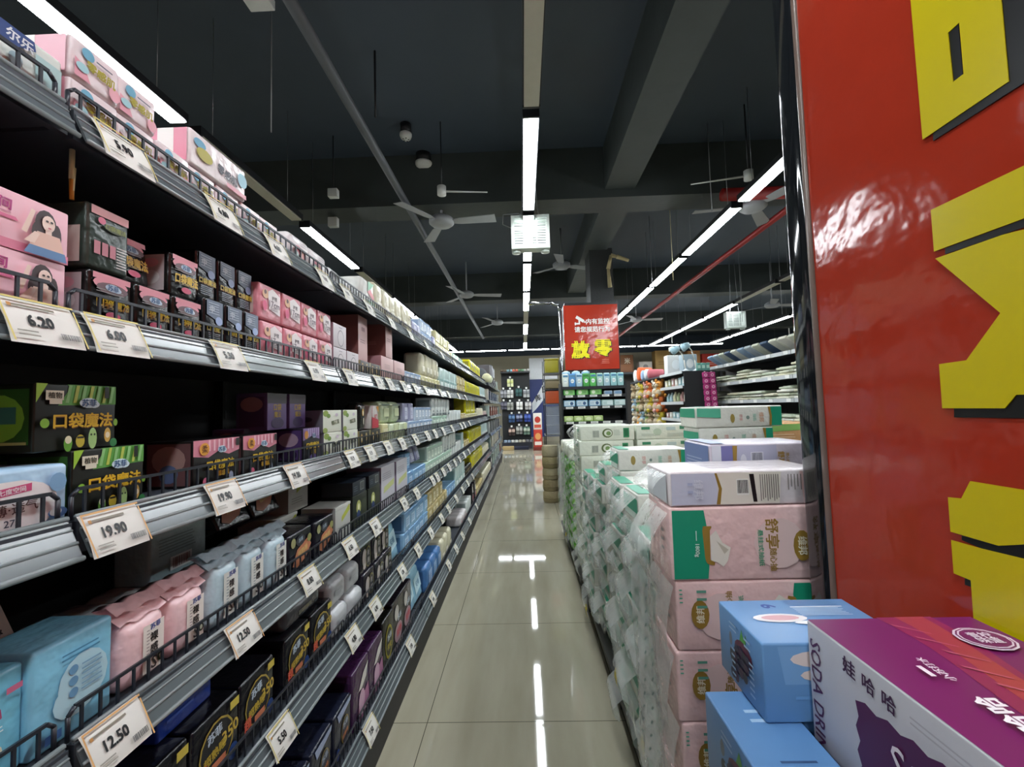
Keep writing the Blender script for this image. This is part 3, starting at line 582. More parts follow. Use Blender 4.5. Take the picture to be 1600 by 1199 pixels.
kind('cloud', 'wrapped_pad_pack', 'light blue pack back with three ringed icons', 'pad pack', .118, .10, .140, '86c8e4', 'wrap', [('e', .6, .5, .34, .30, 'b5dbe8'), ('e', .5, .36, .3, .2, 'b5dbe8'), ('l', .3, .78, .9, .88, 2, '4a8ab0'), ('e', .45, .66, .06, .05, '6a9ac0'), ('e', .45, .54, .06, .05, '6a9ac0'), ('e', .45, .42, .06, .05, '6a9ac0'), ('l', .55, .38, .9, .70, 6, '7fa8c4'), ('t', '●●●●', .5, .24, .03, '2c4a6a'), ('r', .1, .05, .3, .14, '4a78b8')])
kind('barep', 'flow_pack', 'pink flow pack with lace panel', 'pad pack', .092, .085, .112, 'efc9cc', 'soft', [('r', .35, .04, .96, .92, 'ece4dc'), ('t', '苏菲', .70, .86, .11, '4a5a9c', 5, .06), ('t', '裸', .66, .66, .17, '2f2a2a', 0, .05), ('t', '感', .66, .45, .17, '2f2a2a', 0, .05), ('t', 'S', .66, .18, .22, '3a3030', -8, .03), ('e', .84, .22, .10, .09, '2f3a26'), ('e', .84, .22, .05, .05, 'd8e0cc'), ('l', .42, .3, .52, .85, 9, 'a89a98')], [('r', .1, .1, .9, .9, 'd9a2aa')], extra=flap)
kind('bareb', 'flow_pack', 'grey-blue flow pack with lace panel', 'pad pack', .094, .085, .128, 'b9d0da', 'soft', [('r', .32, .04, .96, .92, 'e2e4de'), ('t', '苏菲', .70, .86, .10, '4a5a9c', 5, .06), ('t', '裸', .66, .66, .15, '2f2a2a', 0, .05), ('t', '感', .66, .47, .15, '2f2a2a', 0, .05), ('t', 'S', .62, .20, .19, '3a3030', -8, .03), ('e', .82, .22, .10, .08, '2f3a36'), ('e', .82, .22, .05, .045, 'd8e0dc'), ('l', .40, .3, .52, .85, 9, '98a4a8')], [('r', .1, .1, .9, .9, '93aebb')], extra=flap)
kind('greybar', 'pad_pack', 'grey-teal pack back with barcode', 'pad pack', .17, .08, .11, '93a9ad', 'wrap', [('l', .1, .5, .9, .9, 6, '5e7276'), ('r', .3, .12, .7, .42, 'c9cfcc'), ('b', .34, .16, .66, .38, '6a3a34')])
kind('orange', 'pad_pack', 'dark navy pack with orange cartoon lettering', 'pad pack', .138, .11, .108, '1d1c26', 'wrap', [('p', [(.10, .15), (.3, .55), (.8, .75), (.95, .5), (.7, .2), (.3, .05)], 'c9825e'), ('t', '超熟睡', .55, .45, .18, 'e0bf7c', 12, .06), ('e', .45, .78, .2, .16, '33333a'), ('t', '苏菲', .45, .80, .12, 'b8ccdc', 8), ('e', .12, .8, .1, .14, '9a9a6c'), ('e', .84, .72, .1, .12, '9a9a5c')], [('r', .1, .1, .9, .9, '20202c')])
kind('lime', 'pad_box', 'grey-white pad box with lime streak', 'box', .13, .12, .118, 'bfc2bc', 'box', [('p', [(.4, .5), (.95, .75), (.95, .95), (.4, .65)], 'b7c04a'), ('l', .15, .2, .8, .4, 3, '94968e'), ('r', 0, .92, 1, 1, 'd5d7d0')], [('r', 0, 0, 1, 1, '9ea09c')])
kind('dkgreen', 'pad_box', 'dark green-black pad box with pale flower', 'box', .155, .12, .125, '1f2720', 'box', [('e', .4, .6, .16, .22, 'b3b86a'), ('e', .4, .62, .07, .1, 'eeeec4'), ('e', .38, .38, .12, .14, '2d3f70'), ('r', .6, .3, .95, .8, '3a4030'), ('l', .1, .06, .9, .2, 2, '6a7448')], [('r', 0, 0, 1, 1, '191d1a')])
kind('dkblue', 'pad_box', 'flat dark blue pad box with barcode', 'box', .145, .12, .052, '2a3442', 'box', [('r', .55, .2, .85, .85, 'b9c4c4'), ('b', .58, .26, .82, .8, '20262c'), ('l', .08, .25, .4, .7, 3, '6a7888')], [('r', 0, 0, 1, 1, '22262e')])
kind('lavbig', 'pad_box', 'big lavender-white pad box with green streak', 'box', .22, .16, .19, 'd0ced6', 'box', [('p', [(.15, .35), (.9, .45), (.95, .6), (.2, .5)], 'c9cf8c'), ('l', .1, .65, .85, .85, 4, 'aaa6b2'), ('e', .2, .08, .05, .04, '5a5460'), ('e', .8, .08, .05, .04, '5a5460')], [('r', 0, 0, 1, 1, '8c7c92')])
kind('d350', 'pad_pack', 'black pack with red and gold night lettering', 'pad pack', .132, .11, .148, '17171d', 'wrap', [('e', .48, .55, .40, .36, 'a8923c'), ('e', .48, .55, .37, .33, '17171d'), ('t', '苏菲', .42, .74, .14, 'c2d2e0', 8, .06), ('t', '超熟睡', .42, .48, .14, 'b8a038', 8, .06), ('t', '350', .78, .58, .17, 'c9ae46', 8, .05), ('t', '超', .14, .36, .17, 'd05a44', 4, .08), ('r', .34, .26, .66, .36, 'c87a58'), ('e', .84, .24, .12, .12, '22407a'), ('r', .76, .86, .98, .98, 'c9b84a')], [('r', .1, .1, .9, .9, '15151c')])
kind('navyblue', 'pad_pack', 'royal blue pack with dark opening', 'pad pack', .14, .10, .10, '2442a0', 'wrap', [('e', .4, .85, .4, .14, '1a1a26'), ('e', .45, .8, .2, .06, '8a6a5c'), ('l', .1, .2, .7, .5, 2, '4a68c0')])
kind('greylong', 'pad_pack', 'long dark grey film pack', 'pad pack', .21, .09, .06, '4c4c50', 'soft', [('r', .3, .3, .7, .6, '6a6a60'), ('t', '苏菲 350', .5, .45, .25, 'a8a488')])
kind('greywh', 'pad_pack', 'light grey soft pad pack', 'pad pack', .125, .11, .084, 'b9bcbe', 'soft', [('l', .3, .3, .8, .7, 3, '8c9094'), ('e', .2, .6, .1, .14, '9a9ea0')], [('r', .1, .1, .9, .9, '8a8d90')])
kind('dropw', 'pad_pack', 'black and white pack with chain-link oval', 'pad pack', .12, .10, .108, '221f2a', 'wrap', [('e', .34, .5, .2, .36, 'b9b0ac'), ('e', .68, .46, .24, .42, '8a8448'), ('e', .68, .46, .21, .38, '2a2830'), ('t', '夜', .68, .62, .2, 'd8d4d0'), ('t', '用', .68, .32, .2, 'd8d4d0'), ('e', .3, .2, .14, .12, 'd0c8c0')], [('r', .1, .1, .9, .9, '2a2634')])
kind('skylean', 'pad_pack', 'pale sky blue slanted pack with white script', 'pad pack', .15, .07, .18, '9cc8dc', 'soft', [('p', [(.05, .2), (.95, .3), (.95, .8), (.05, .7)], 'c2dfe8'), ('t', '安睡', .5, .5, .2, '5a8aa8', 6, .04), ('l', .1, .1, .9, .2, 2, '6a9ab8')])
kind('deepblue', 'pad_pack', 'medium blue pad pack', 'pad pack', .14, .12, .15, '4d7db6', 'soft', [('r', .25, .2, .95, .8, '7fa6d2'), ('l', .3, .3, .9, .6, 3, '2f5a94')], [('r', .1, .1, .9, .9, '2e5688')])
kind('beige', 'pad_pack', 'yellow-beige pad pack', 'pad pack', .11, .12, .10, 'c4b27c', 'wrap', [('r', .2, .15, .9, .8, 'd9cda4'), ('l', .3, .3, .85, .6, 2, '8f7c48')], [('r', .1, .1, .9, .9, '9c8a56')])
kind('purplew', 'pad_pack', 'deep purple pack with white swirl', 'pad pack', .15, .11, .19, '402246', 'wrap', [('p', [(.0, .62), (.3, .58), (.6, .8), (.95, .9), (.8, .66), (.5, .55)], 'd8d4cc'), ('p', [(.3, .3), (.95, .5), (1, .2), (.6, 0), (.25, 0)], 'a8688e'), ('e', .5, .34, .2, .2, 'cda6bc'), ('l', .5, .05, .95, .2, 2, 'e0c8d4')], [('r', .1, .1, .9, .9, '2c1832')])
kind('nightblue', 'pad_pack', 'dark navy pack with pale sky top', 'pad pack', .13, .11, .148, '1b1f30', 'wrap', [('p', [(.2, .8), (.95, .9), (1, 1), (.1, 1)], '9aa8c4'), ('e', .6, .45, .26, .3, '8a7430'), ('e', .6, .45, .23, .27, '26283a'), ('t', '苏菲', .6, .6, .13, 'b9c6d8', 8, .05), ('t', '超熟睡', .58, .38, .10, 'cf8a5c', 8, .05), ('e', .1, .2, .1, .12, '2c4a94')], [('r', .1, .1, .9, .9, '141826')])
kind('yelblack', 'pad_pack', 'black pack with olive yellow oval', 'pad pack', .14, .10, .21, '1c1b18', 'wrap', [('e', .5, .5, .36, .34, 'a49a2c'), ('e', .5, .5, .30, .28, '25241c'), ('t', '苏菲', .55, .6, .12, 'c4d0d8', 8, .05), ('t', '夜安', .5, .42, .12, 'c9b84a')], [('r', .1, .1, .9, .9, '161612')])
kind('blackpink', 'pad_pack', 'black pack with white drop and red lettering', 'pad pack', .16, .10, .22, '211b22', 'wrap', [('e', .35, .75, .2, .16, 'c4bfb8'), ('e', .5, .32, .38, .2, 'a98a92'), ('t', '超熟', .55, .34, .16, 'c04a58', 8, .08), ('t', '苏菲', .6, .62, .12, 'c4d0d8', 8, .05), ('r', .1, .02, .9, .12, '8a7a84')], [('r', .1, .1, .9, .9, '161318')])
kind('tote', 'adult_pad_pack', 'white and teal pack with navy top', 'pad pack', .26, .14, .082, 'd9ded8', 'wrap', [('r', .86, 0, 1, .8, 'a9c6c6'), ('p', [(0, .58), (.62, .60), (.76, .66), (.86, .82), (.85, 1), (0, 1)], '2c4680'), ('t', '尔乐', .78, .83, .22, 'e4e8ee', -4, .04), ('e', .76, .40, .035, .14, '9fb4bc'), ('l', .1, .2, .7, .36, 2, 'aab4ae')])
kind('floral', 'pad_pack', 'white and pink pad pack with gold lettering', 'pad pack', .082, .15, .068, 'e2d4d6', 'wrap', [('p', [(0, 0), (.35, 0), (.2, .4), (0, .5)], 'dd9aa8'), ('e', .28, .78, .14, .16, '6aa6c0'), ('e', .9, .2, .14, .2, 'e3a6b0'), ('t', '零感肌', .58, .48, .26, 'a69c2a', -3, .06), ('l', .45, .7, .9, .82, 1, '5a5a6a'), ('e', .15, .3, .14, .12, '9fc9d0')], [('r', 0, 0, 1, 1, 'df9aaa'), ('r', .35, 0, .65, 1, 'ece6e0')])
kind('pinkend', 'pad_pack', 'large pink and white pack showing pink end', 'pad pack', .185, .15, .080, 'e6dcdc', 'wrap', [('e', .12, .72, .1, .14, '5a9ab8'), ('e', .2, .45, .14, .2, 'a69c2a'), ('t', '零感肌', .62, .40, .3, '4a4a55', -4, .05), ('e', .92, .6, .1, .25, '8cbccb'), ('r', .6, .0, 1, .15, 'dfa0ac')], [('r', 0, 0, 1, 1, 'e2849c'), ('r', .55, 0, .8, 1, 'eeeae4'), ('r', .2, .3, .3, .7, 'b08a3a')])
kind('flower', 'pad_pack', 'white pad pack with pink blossoms', 'pad pack', .125, .14, .088, 'dcd6d6', 'soft', [('e', .3, .42, .2, .22, 'd98a96'), ('e', .55, .25, .16, .18, 'e0a8a4'), ('e', .2, .2, .12, .14, 'a8c4c4'), ('l', .4, .65, .9, .85, 2, '9a8a92')])
kind('whitelow', 'pad_pack', 'small plain white pad pack', 'pad pack', .088, .12, .066, 'd9dbdc', 'soft', [('l', .2, .3, .8, .6, 2, 'b8bec2')])
kind('greenpink', 'pad_pack', 'white pack with green and pink diagonal', 'pad pack', .15, .14, .135, 'dcdcd6', 'soft', [('p', [(.35, .5), (.95, 1), (.4, 1)], '7fbf9c'), ('p', [(.3, .55), (.95, .3), (.95, .5), (.6, .72)], 'd7707c'), ('r', .3, 0, .95, .24, '9cc4a8')], [('e', .4, .75, .12, .1, '8a4a54'), ('l', .2, .2, .8, .5, 4, 'a8a8a8')])

COUNT = {}
PZ = {}
def run(r, px0, px1, key, z0=0.0, layer='', back=0.0, tilt=0.0, yaw=0.0, n=None, gap=0.004, ya=None, yb=None, lift=None):
    """one row of equal packs standing side by side along shelf r, from picture column px0 to px1"""
    k = KIND[key]; xf = SX0[r] + 0.032 + back; zb = SZ[r] + z0 + 0.0008
    y0 = ya if ya is not None else along(px0, -xf, zb + k['h'] / 2); y1 = yb if yb is not None else along(px1, -xf, zb + k['h'] / 2)
    if n is None: n = max(1, int((y1 - y0 + 0.02) / (k['w'] + gap)))
    pitch = (y1 - y0) / n
    for i in range(n):
        c = (k['look'], r, layer); COUNT[c] = COUNT.get(c, 0) + 1
        where = 'on the ' + SNAME[r]
        label = '%s, %s %s%s' % (k['look'], nth(COUNT[c] - 1), where, ', ' + layer if layer else '')
        rnd = random.Random(hash((key, r, layer, COUNT[c])) if False else (COUNT[c] * 131 + r * 17 + len(key)))
        dz = math.sin(tilt) * k['d'] / 2 if tilt else 0
        x = -xf - k['d'] / 2 - abs(math.sin(tilt)) * k['h'] * .5 - rnd.uniform(0, .006)
        make(key, (x, y0 + pitch * (i + .5), zb + abs(dz)), (-tilt, 0, math.pi / 2 + yaw + rnd.uniform(-.02, .02)), label, k['look'] + 's on the ' + SNAME[r])
UP, MID = 'upper layer', 'behind the front packs'
# top shelf
run(0, 0, 95, 'tote', ya=.36, yb=.625)
run(0, 97, 278, 'floral', ya=.63, yb=.87, n=3); run(0, 97, 235, 'floral', .069, UP, ya=.63, yb=.79, n=2)
run(0, 278, 425, 'floral', ya=.872, yb=1.21, n=4); run(0, 278, 375, 'pinkend', .069, ya=.875, yb=1.055, n=1)
run(0, 445, 508, 'flower', ya=1.26, yb=1.52, n=2); run(0, 0, 0, 'whitelow', ya=1.525, yb=1.83, n=3)
run(0, 0, 0, 'greenpink', ya=1.86, yb=2.02, n=1); run(0, 0, 0, 'cream', ya=2.02, yb=2.70, n=6)
run(0, 636, 658, 'lav', ya=2.72, yb=2.94); run(0, 0, 0, 'skyw', ya=2.94, yb=3.30); run(0, 0, 0, 'lav', .0, ya=3.31, yb=3.42, n=1)
run(0, 0, 0, 'skyw', .083, UP, ya=2.94, yb=3.30); run(0, 0, 0, 'creamlow', ya=3.43, yb=4.25); run(0, 0, 0, 'creamlow', .086, UP, ya=3.43, yb=4.10)
run(0, 0, 0, 'mint', ya=4.3, yb=5.0); run(0, 0, 0, 'palegreen', ya=5.0, yb=5.65); run(0, 0, 0, 'yellow', ya=5.7, yb=7.0)
# second shelf
run(1, 0, 0, 'lady', ya=.46, yb=.629, n=1); run(1, 0, 0, 'lady', .080, UP, ya=.462, yb=.632, n=1)
run(1, 0, 0, 'red', ya=.655, yb=.905, n=3); run(1, 0, 0, 'redback', .089, UP, ya=.653, yb=.729, n=1); run(1, 0, 0, 'red', .089, UP, ya=.735, yb=.815, n=1, back=.03, tilt=.12); run(1, 0, 0, 'red', .089, UP + ' upright', ya=.825, yb=.905, n=1, back=.01)
run(1, 0, 0, 'blu', ya=.905, yb=1.105, n=3); run(1, 0, 0, 'blu', .107, UP, ya=.907, yb=1.107, n=3, back=.02)
run(1, 0, 0, 'pinkred', ya=1.11, yb=1.545, n=4); run(1, 0, 0, 'pinkred', .100, UP, ya=1.10, yb=1.535, n=4)
run(1, 0, 0, 'ring', ya=1.55, yb=1.79, n=2); run(1, 0, 0, 'ring', .089, UP, ya=1.55, yb=1.67, n=1)
run(1, 0, 0, 'dkflower', ya=1.80, yb=2.06, n=2); run(1, 0, 0, 'tallpink', .067, UP, ya=1.83, yb=1.95, n=1, back=.02)
run(1, 0, 0, 'pinkbox', ya=2.07, yb=2.49, n=2); run(1, 0, 0, 'tallpink', .119, 'on the pink cartons', ya=2.14, yb=2.26, n=1)
run(1, 0, 0, 'skyw', ya=2.5, yb=2.87); run(1, 0, 0, 'creamlow', ya=2.88, yb=3.55); run(1, 0, 0, 'cream', .086, UP, ya=2.9, yb=3.5)
run(1, 0, 0, 'tealw', ya=3.57, yb=4.45); run(1, 0, 0, 'beige', ya=4.47, yb=5.1); run(1, 0, 0, 'beige', .101, UP, ya=4.47, yb=5.1); run(1, 0, 0, 'yellow', ya=5.13, yb=6.8); run(1, 0, 0, 'tealw', ya=6.85, yb=7.75)
# third shelf
run(2, 0, 0, 'lite', ya=.452, yb=.624, n=1); run(2, 0, 0, 'pkg', ya=.629, yb=.753, n=1); run(2, 0, 0, 'pkg', 0, 'set back', ya=.675, yb=.80, n=1, back=.105)
run(2, 0, 0, 'pkg', .099, UP, ya=.588, yb=.71, n=1, back=.012); run(2, 0, 0, 'pkg', .099, UP + ' set back', ya=.632, yb=.755, n=1, back=.116); run(2, 0, 0, 'pkg', 0.0, 'behind the blue pack', ya=.47, yb=.60, n=1, back=.12); run(2, 0, 0, 'pkg', 0.099, 'over the blue pack', ya=.45, yb=.575, n=1, back=.12)
run(2, 0, 0, 'pkp', ya=.862, yb=1.165, n=2); run(2, 0, 0, 'vio', ya=1.17, yb=1.29, n=1, back=.10); run(2, 0, 0, 'pkv', ya=1.30, yb=1.415, n=1); run(2, 0, 0, 'vio', .099, UP, ya=1.20, yb=1.42, n=2, back=.05)
run(2, 0, 0, 'whgreen', ya=1.435, yb=1.735, n=2); run(2, 0, 0, 'whgreen', .077, UP, ya=1.43, yb=1.73, n=2); run(2, 0, 0, 'whgreentall', 0, ya=1.44, yb=1.55, n=1, back=.135)
run(2, 0, 0, 'dkflower', ya=1.745, yb=2.01, n=2); run(2, 0, 0, 'bottle', .067, UP, ya=1.75, yb=1.83, n=1); run(2, 0, 0, 'redw', .067, UP, ya=1.86, yb=2.0, n=1); run(2, 0, 0, 'creamlow', ya=2.02, yb=2.13, n=1)
run(2, 0, 0, 'palegreen', ya=2.14, yb=2.47, n=2); run(2, 0, 0, 'tallgreen', .086, UP, ya=2.05, yb=2.37, n=2, back=.015); run(2, 0, 0, 'lav', .082, UP, ya=2.39, yb=2.62, n=2)
run(2, 0, 0, 'skyw', ya=2.48, yb=3.15); run(2, 0, 0, 'skyw', .083, UP, ya=2.64, yb=3.1); run(2, 0, 0, 'mint', ya=3.16, yb=3.75); run(2, 0, 0, 'whitetall', .099, UP, ya=3.15, yb=3.9, n=6)
run(2, 0, 0, 'whitetall', ya=3.80, yb=4.60); run(2, 0, 0, 'beige', ya=4.63, yb=5.0); run(2, 0, 0, 'creamlow', ya=5.0, yb=6.2); run(2, 0, 0, 'yellow', .086, UP, ya=5.0, yb=6.0, n=5); run(2, 0, 0, 'cream', ya=6.25, yb=7.1); run(2, 0, 0, 'redw', ya=7.1, yb=7.75)
# fourth shelf
run(3, 0, 0, 'bigblue', ya=.455, yb=.573, n=1, yaw=.1); run(3, 0, 0, 'cloud', ya=.577, yb=.695, n=1, yaw=.02); run(3, 0, 0, 'barep', .03, 'behind the big blue pack', ya=.52, yb=.612, n=1, back=.13); run(3, 0, 0, 'barep', .03, 'leaning back beside it', ya=.628, yb=.72, n=1, back=.13, tilt=.5)
run(3, 0, 0, 'barep', ya=.705, yb=.905, n=2); run(3, 0, 0, 'bareb', ya=.907, yb=1.205, n=3); run(3, 0, 0, 'greywh', 0.0, MID, ya=.75, yb=1.0, n=2, back=.14); run(3, 0, 0, 'greybar', .086, 'behind the front packs', ya=.93, yb=1.105, n=1, back=.15)
run(3, 0, 0, 'orange', ya=1.21, yb=1.50, n=2); run(3, 0, 0, 'orange', .10, UP, ya=1.13, yb=1.42, n=2, back=.11, tilt=.45)
run(3, 0, 0, 'lime', ya=1.51, yb=1.645, n=1); run(3, 0, 0, 'lime', 0, MID, ya=1.36, yb=1.50, n=1, back=.125); run(3, 0, 0, 'lime', .119, UP, ya=1.44, yb=1.57, n=1, back=.125)
run(3, 0, 0, 'dkgreen', ya=1.66, yb=1.99, n=2); run(3, 0, 0, 'dkblue', .126, UP, ya=1.66, yb=1.99, n=2); run(3, 0, 0, 'lavbig', ya=2.0, yb=2.45, n=2)
run(3, 0, 0, 'sky', ya=2.46, yb=2.90); run(3, 0, 0, 'sky', .101, UP, ya=2.42, yb=2.65, n=2, back=.04); run(3, 0, 0, 'lav', .105, 'slanting on the blue packs', ya=2.66, yb=2.90, n=2, tilt=.25, back=.02)
run(3, 0, 0, 'mint', ya=2.91, yb=3.95); run(3, 0, 0, 'mint', .099, UP, ya=2.95, yb=3.5, n=5); run(3, 0, 0, 'whitetall', .099, UP, ya=3.55, yb=4.2, n=5); run(3, 0, 0, 'whitetall', ya=3.96, yb=4.55)
run(3, 0, 0, 'tealw', ya=4.6, yb=4.75, n=1); run(3, 0, 0, 'beige', ya=4.8, yb=5.2); run(3, 0, 0, 'yellow', ya=5.2, yb=6.7); run(3, 0, 0, 'tealw', ya=6.75, yb=7.75)
# fifth shelf
run(4, 0, 0, 'd350', ya=.56, yb=1.105, n=4); run(4, 0, 0, 'navyblue', .149, UP, ya=.80, yb=.945, n=1, back=.04); run(4, 0, 0, 'd350', ya=1.15, yb=1.43, n=2, tilt=.0); run(4, 0, 0, 'greylong', .149, UP, ya=1.18, yb=1.40, n=1, back=.02)
run(4, 0, 0, 'greywh', ya=1.435, yb=1.70, n=2); run(4, 0, 0, 'greywh', .094, UP, ya=1.44, yb=1.69, n=2, back=.01)
run(4, 0, 0, 'dropw', ya=1.705, yb=2.08, n=3); run(4, 0, 0, 'dropw', .109, UP, ya=1.70, yb=2.07, n=3, back=.01); run(4, 0, 0, 'skylean', ya=2.09, yb=2.25, n=1, tilt=.2)
run(4, 0, 0, 'sky', ya=2.27, yb=2.83); run(4, 0, 0, 'sky', .101, UP, ya=2.3, yb=2.83); run(4, 0, 0, 'beige', ya=2.85, yb=3.55); run(4, 0, 0, 'beige', .101, UP, ya=2.85, yb=3.35)
run(4, 0, 0, 'sky', ya=3.56, yb=4.0, back=.01); run(4, 0, 0, 'tealw', ya=4.0, yb=4.6); run(4, 0, 0, 'bottle', ya=4.65, yb=5.2); run(4, 0, 0, 'yellow', ya=5.2, yb=6.6); run(4, 0, 0, 'cream', ya=6.65, yb=7.7)
# base shelf
run(5, 0, 0, 'nightblue', ya=.93, yb=1.485, n=4); run(5, 0, 0, 'nightblue', .149, UP, ya=1.05, yb=1.42, n=2, back=.05, tilt=.2)
run(5, 0, 0, 'purplew', ya=1.49, yb=1.80, n=2); run(5, 0, 0, 'yelblack', ya=1.80, yb=1.95, n=1); run(5, 0, 0, 'blackpink', ya=1.95, yb=2.25, n=2, gap=0)
run(5, 0, 0, 'skylean', ya=2.26, yb=2.58, n=2, tilt=.2); run(5, 0, 0, 'deepblue', ya=2.59, yb=3.03, n=3); run(5, 0, 0, 'cream', ya=3.04, yb=3.5, n=3)
run(5, 0, 0, 'flower', ya=4.0, yb=4.4); run(5, 0, 0, 'whitetall', ya=4.42, yb=4.8); run(5, 0, 0, 'blackpink', ya=4.85, yb=5.3); run(5, 0, 0, 'beige', ya=5.35, yb=6.2); run(5, 0, 0, 'cream', ya=6.25, yb=7.6)
# the same goods going on along the nearest bay
run(0, 0, 0, 'tote', ya=-.24, yb=.355, n=2, layer='nearest bay'); run(1, 0, 0, 'lady', ya=-.22, yb=.455, n=4, layer='nearest bay'); run(1, 0, 0, 'lady', .080, 'nearest bay, upper layer', ya=-.22, yb=.455, n=4)
run(2, 0, 0, 'lite', ya=-.24, yb=.445, n=4, layer='nearest bay'); run(3, 0, 0, 'bigblue', ya=-.24, yb=.45, n=5, layer='nearest bay'); run(4, 0, 0, 'd350', ya=-.2, yb=.55, n=5, layer='nearest bay'); run(5, 0, 0, 'nightblue', ya=-.2, yb=.92, n=8, layer='nearest bay')
# ---------------------------------------------------------------- price tags on the rails
TAGW = {}
def tag_mesh(price, dark=False):
    key = price
    if key in TAGW: return TAGW[key]
    b = MB(); W, H = 0.092, 0.066; n = 4
    paper = mat('e3e1da', .55, noise=.02); edge = mat('d8c878' if price[0] != '1' or len(price) < 5 else 'd9a86a', .5, noise=.02)
    def at(u, v): return (u * W, -0.0035 * math.sin(v * 3.1) - .001, v * H)
    b.add([at(-.5 + i / 3, j / n) for j in range(n + 1) for i in range(4)], [(j * 4 + i, j * 4 + i + 1, (j + 1) * 4 + i + 1, (j + 1) * 4 + i) for j in range(n) for i in range(3)], paper, True)
    for u0, u1, v0, v1 in ((-.5, .5, .955, 1), (-.5, -.475, 0, 1), (.475, .5, 0, .9)):
        b.add([(u * W, -.006, v * H) for u, v in ((u0, v0), (u1, v0), (u1, v1), (u0, v1))], [(0, 1, 2, 3)], edge)
    items = [('t', price, .44, .50, .24, '1a1a1e', 0, .08, .82), ('l', .08, .74, .80, .88, 1, '8a8474'), ('r', .08, .76, .13, .84, 'c08a4a'), ('l', .08, .10, .4, .28, 2, '9a968c'), ('b', .64, .14, .92, .28, '4a4a50')]
    b.decals(((-W / 2, -0.0052, 0), (1, 0, 0), (0, 0, 1)), W, H, items)
    TAGW[key] = b.mesh('price_tag'); return TAGW[key]
TC = {}
def price(r, px, text):
    z = SZ[r] - .025; y = along(px, -SX0[r], z)
    o = bpy.data.objects.new('price_tag', tag_mesh(text)); COL.objects.link(o)
    th = math.atan2(0.025, 0.054)
    o.rotation_euler = (-th, 0, math.pi / 2); o.location = (-SX0[r] + 0.0185, y, SZ[r] - 0.054)
    TC[r] = TC.get(r, 0) + 1
    tag(o, 'white paper price tag, %s along the rail of the %s' % (nth(TC[r] - 1), SNAME[r]), 'price tag', 'price tags on the rails')
for r, lst in enumerate([
    [(190, '5.90'), (345, '6.80'), (430, '6.80'), (505, '7.90'), (540, '9.90'), (575, '9.90'), (610, '9.90'), (640, '8.50'), (665, '8.50'), (690, '8.50'), (710, '8.50')],
    [(60, '6.20'), (178, '6.00'), (354, '5.30'), (490, '6.90'), (545, '7.50'), (590, '7.50'), (608, '7.50'), (630, '7.50'), (648, '7.50'), (665, '7.50'), (688, '7.50'), (700, '7.50'), (716, '7.50'), (727, '7.50')],
    [(175, '19.90'), (348, '19.90'), (460, '19.80'), (548, '11.9'), (577, '11.9'), (605, '9.90'), (627, '9.90'), (648, '9.90'), (667, '9.90'), (679, '9.90'), (692, '9.90'), (706, '9.90'), (720, '9.90'), (725, '9.90'), (733, '9.90')],
    [(178, '12.50'), (377, '12.50'), (481, '8.80'), (545, '6.50'), (585, '10.9'), (630, '9.90'), (650, '9.90'), (675, '9.90'), (682, '9.90'), (692, '9.90'), (701, '9.90'), (710, '9.90'), (717, '9.90'), (725, '9.90'), (732, '9.90'), (740, '9.90')],
    [(437, '5.50'), (550, '4.80'), (585, '6.90'), (627, '6.50'), (652, '6.50'), (672, '6.50'), (689, '6.50'), (700, '6.50'), (712, '6.50'), (722, '6.50'), (730, '6.50'), (738, '6.50')],
    [(577, '7.50'), (640, '7.50'), (675, '8.80'), (700, '8.80'), (712, '8.80'), (722, '8.80'), (733, '8.80'), (744, '8.80')]]):
    for px, tx in lst: price(r, px, tx)

# a yellow strap hanging between the two uppermost shelves
p = onX(113, 232, -.70); b = MB(); q = onX(112, 312, -.70)
b.rod((p.x, p.y, p.z - .002), (p.x, p.y, p.z - .05), .0035, mat('d8cfa0', .6), 6); b.rod((p.x, p.y + .003, p.z - .03), (p.x, p.y + .001, p.z - .068), .003, mat('d8cfa0', .6), 6); b.rod((p.x, p.y, p.z - .05), (p.x, q.y, q.z), .003, mat('c98a2c', .5), 6)
tag(b.build('hanging_strap'), 'pale yellow and orange strap hanging under the top shelf near the drawn-woman boxes', 'strap')
# ---------------------------------------------------------------- cartons before the red sign
def carton(name, x0, y0, z0, x1, y1, z1, colour, label, F=(), L=(), T=(), cat='carton', group=None, topcol=None):
    b = MB(); w, d, h = x1 - x0, y1 - y0, z1 - z0
    b.soft(0, 0, 0, w, d, h, card(colour), r=.003, n=1)
    if topcol: b.decals(((-w / 2, -d / 2, h), (1, 0, 0), (0, 1, 0)), w, d, [('r', .004, .004, .996, .996, topcol)], 0.0001)
    if F: b.decals(((-w / 2, -d / 2, 0), (1, 0, 0), (0, 0, 1)), w, h, F)
    if L: b.decals(((-w / 2, d / 2, 0), (0, -1, 0), (0, 0, 1)), d, h, L)
    if T: b.decals(((-w / 2, -d / 2, h), (1, 0, 0), (0, 1, 0)), w, d, T, .0006 if topcol else 0)
    o = b.build(name, None, ((x0 + x1) / 2, (y0 + y1) / 2, z0)); tag(o, label, cat, group)
    return o, w, d, h




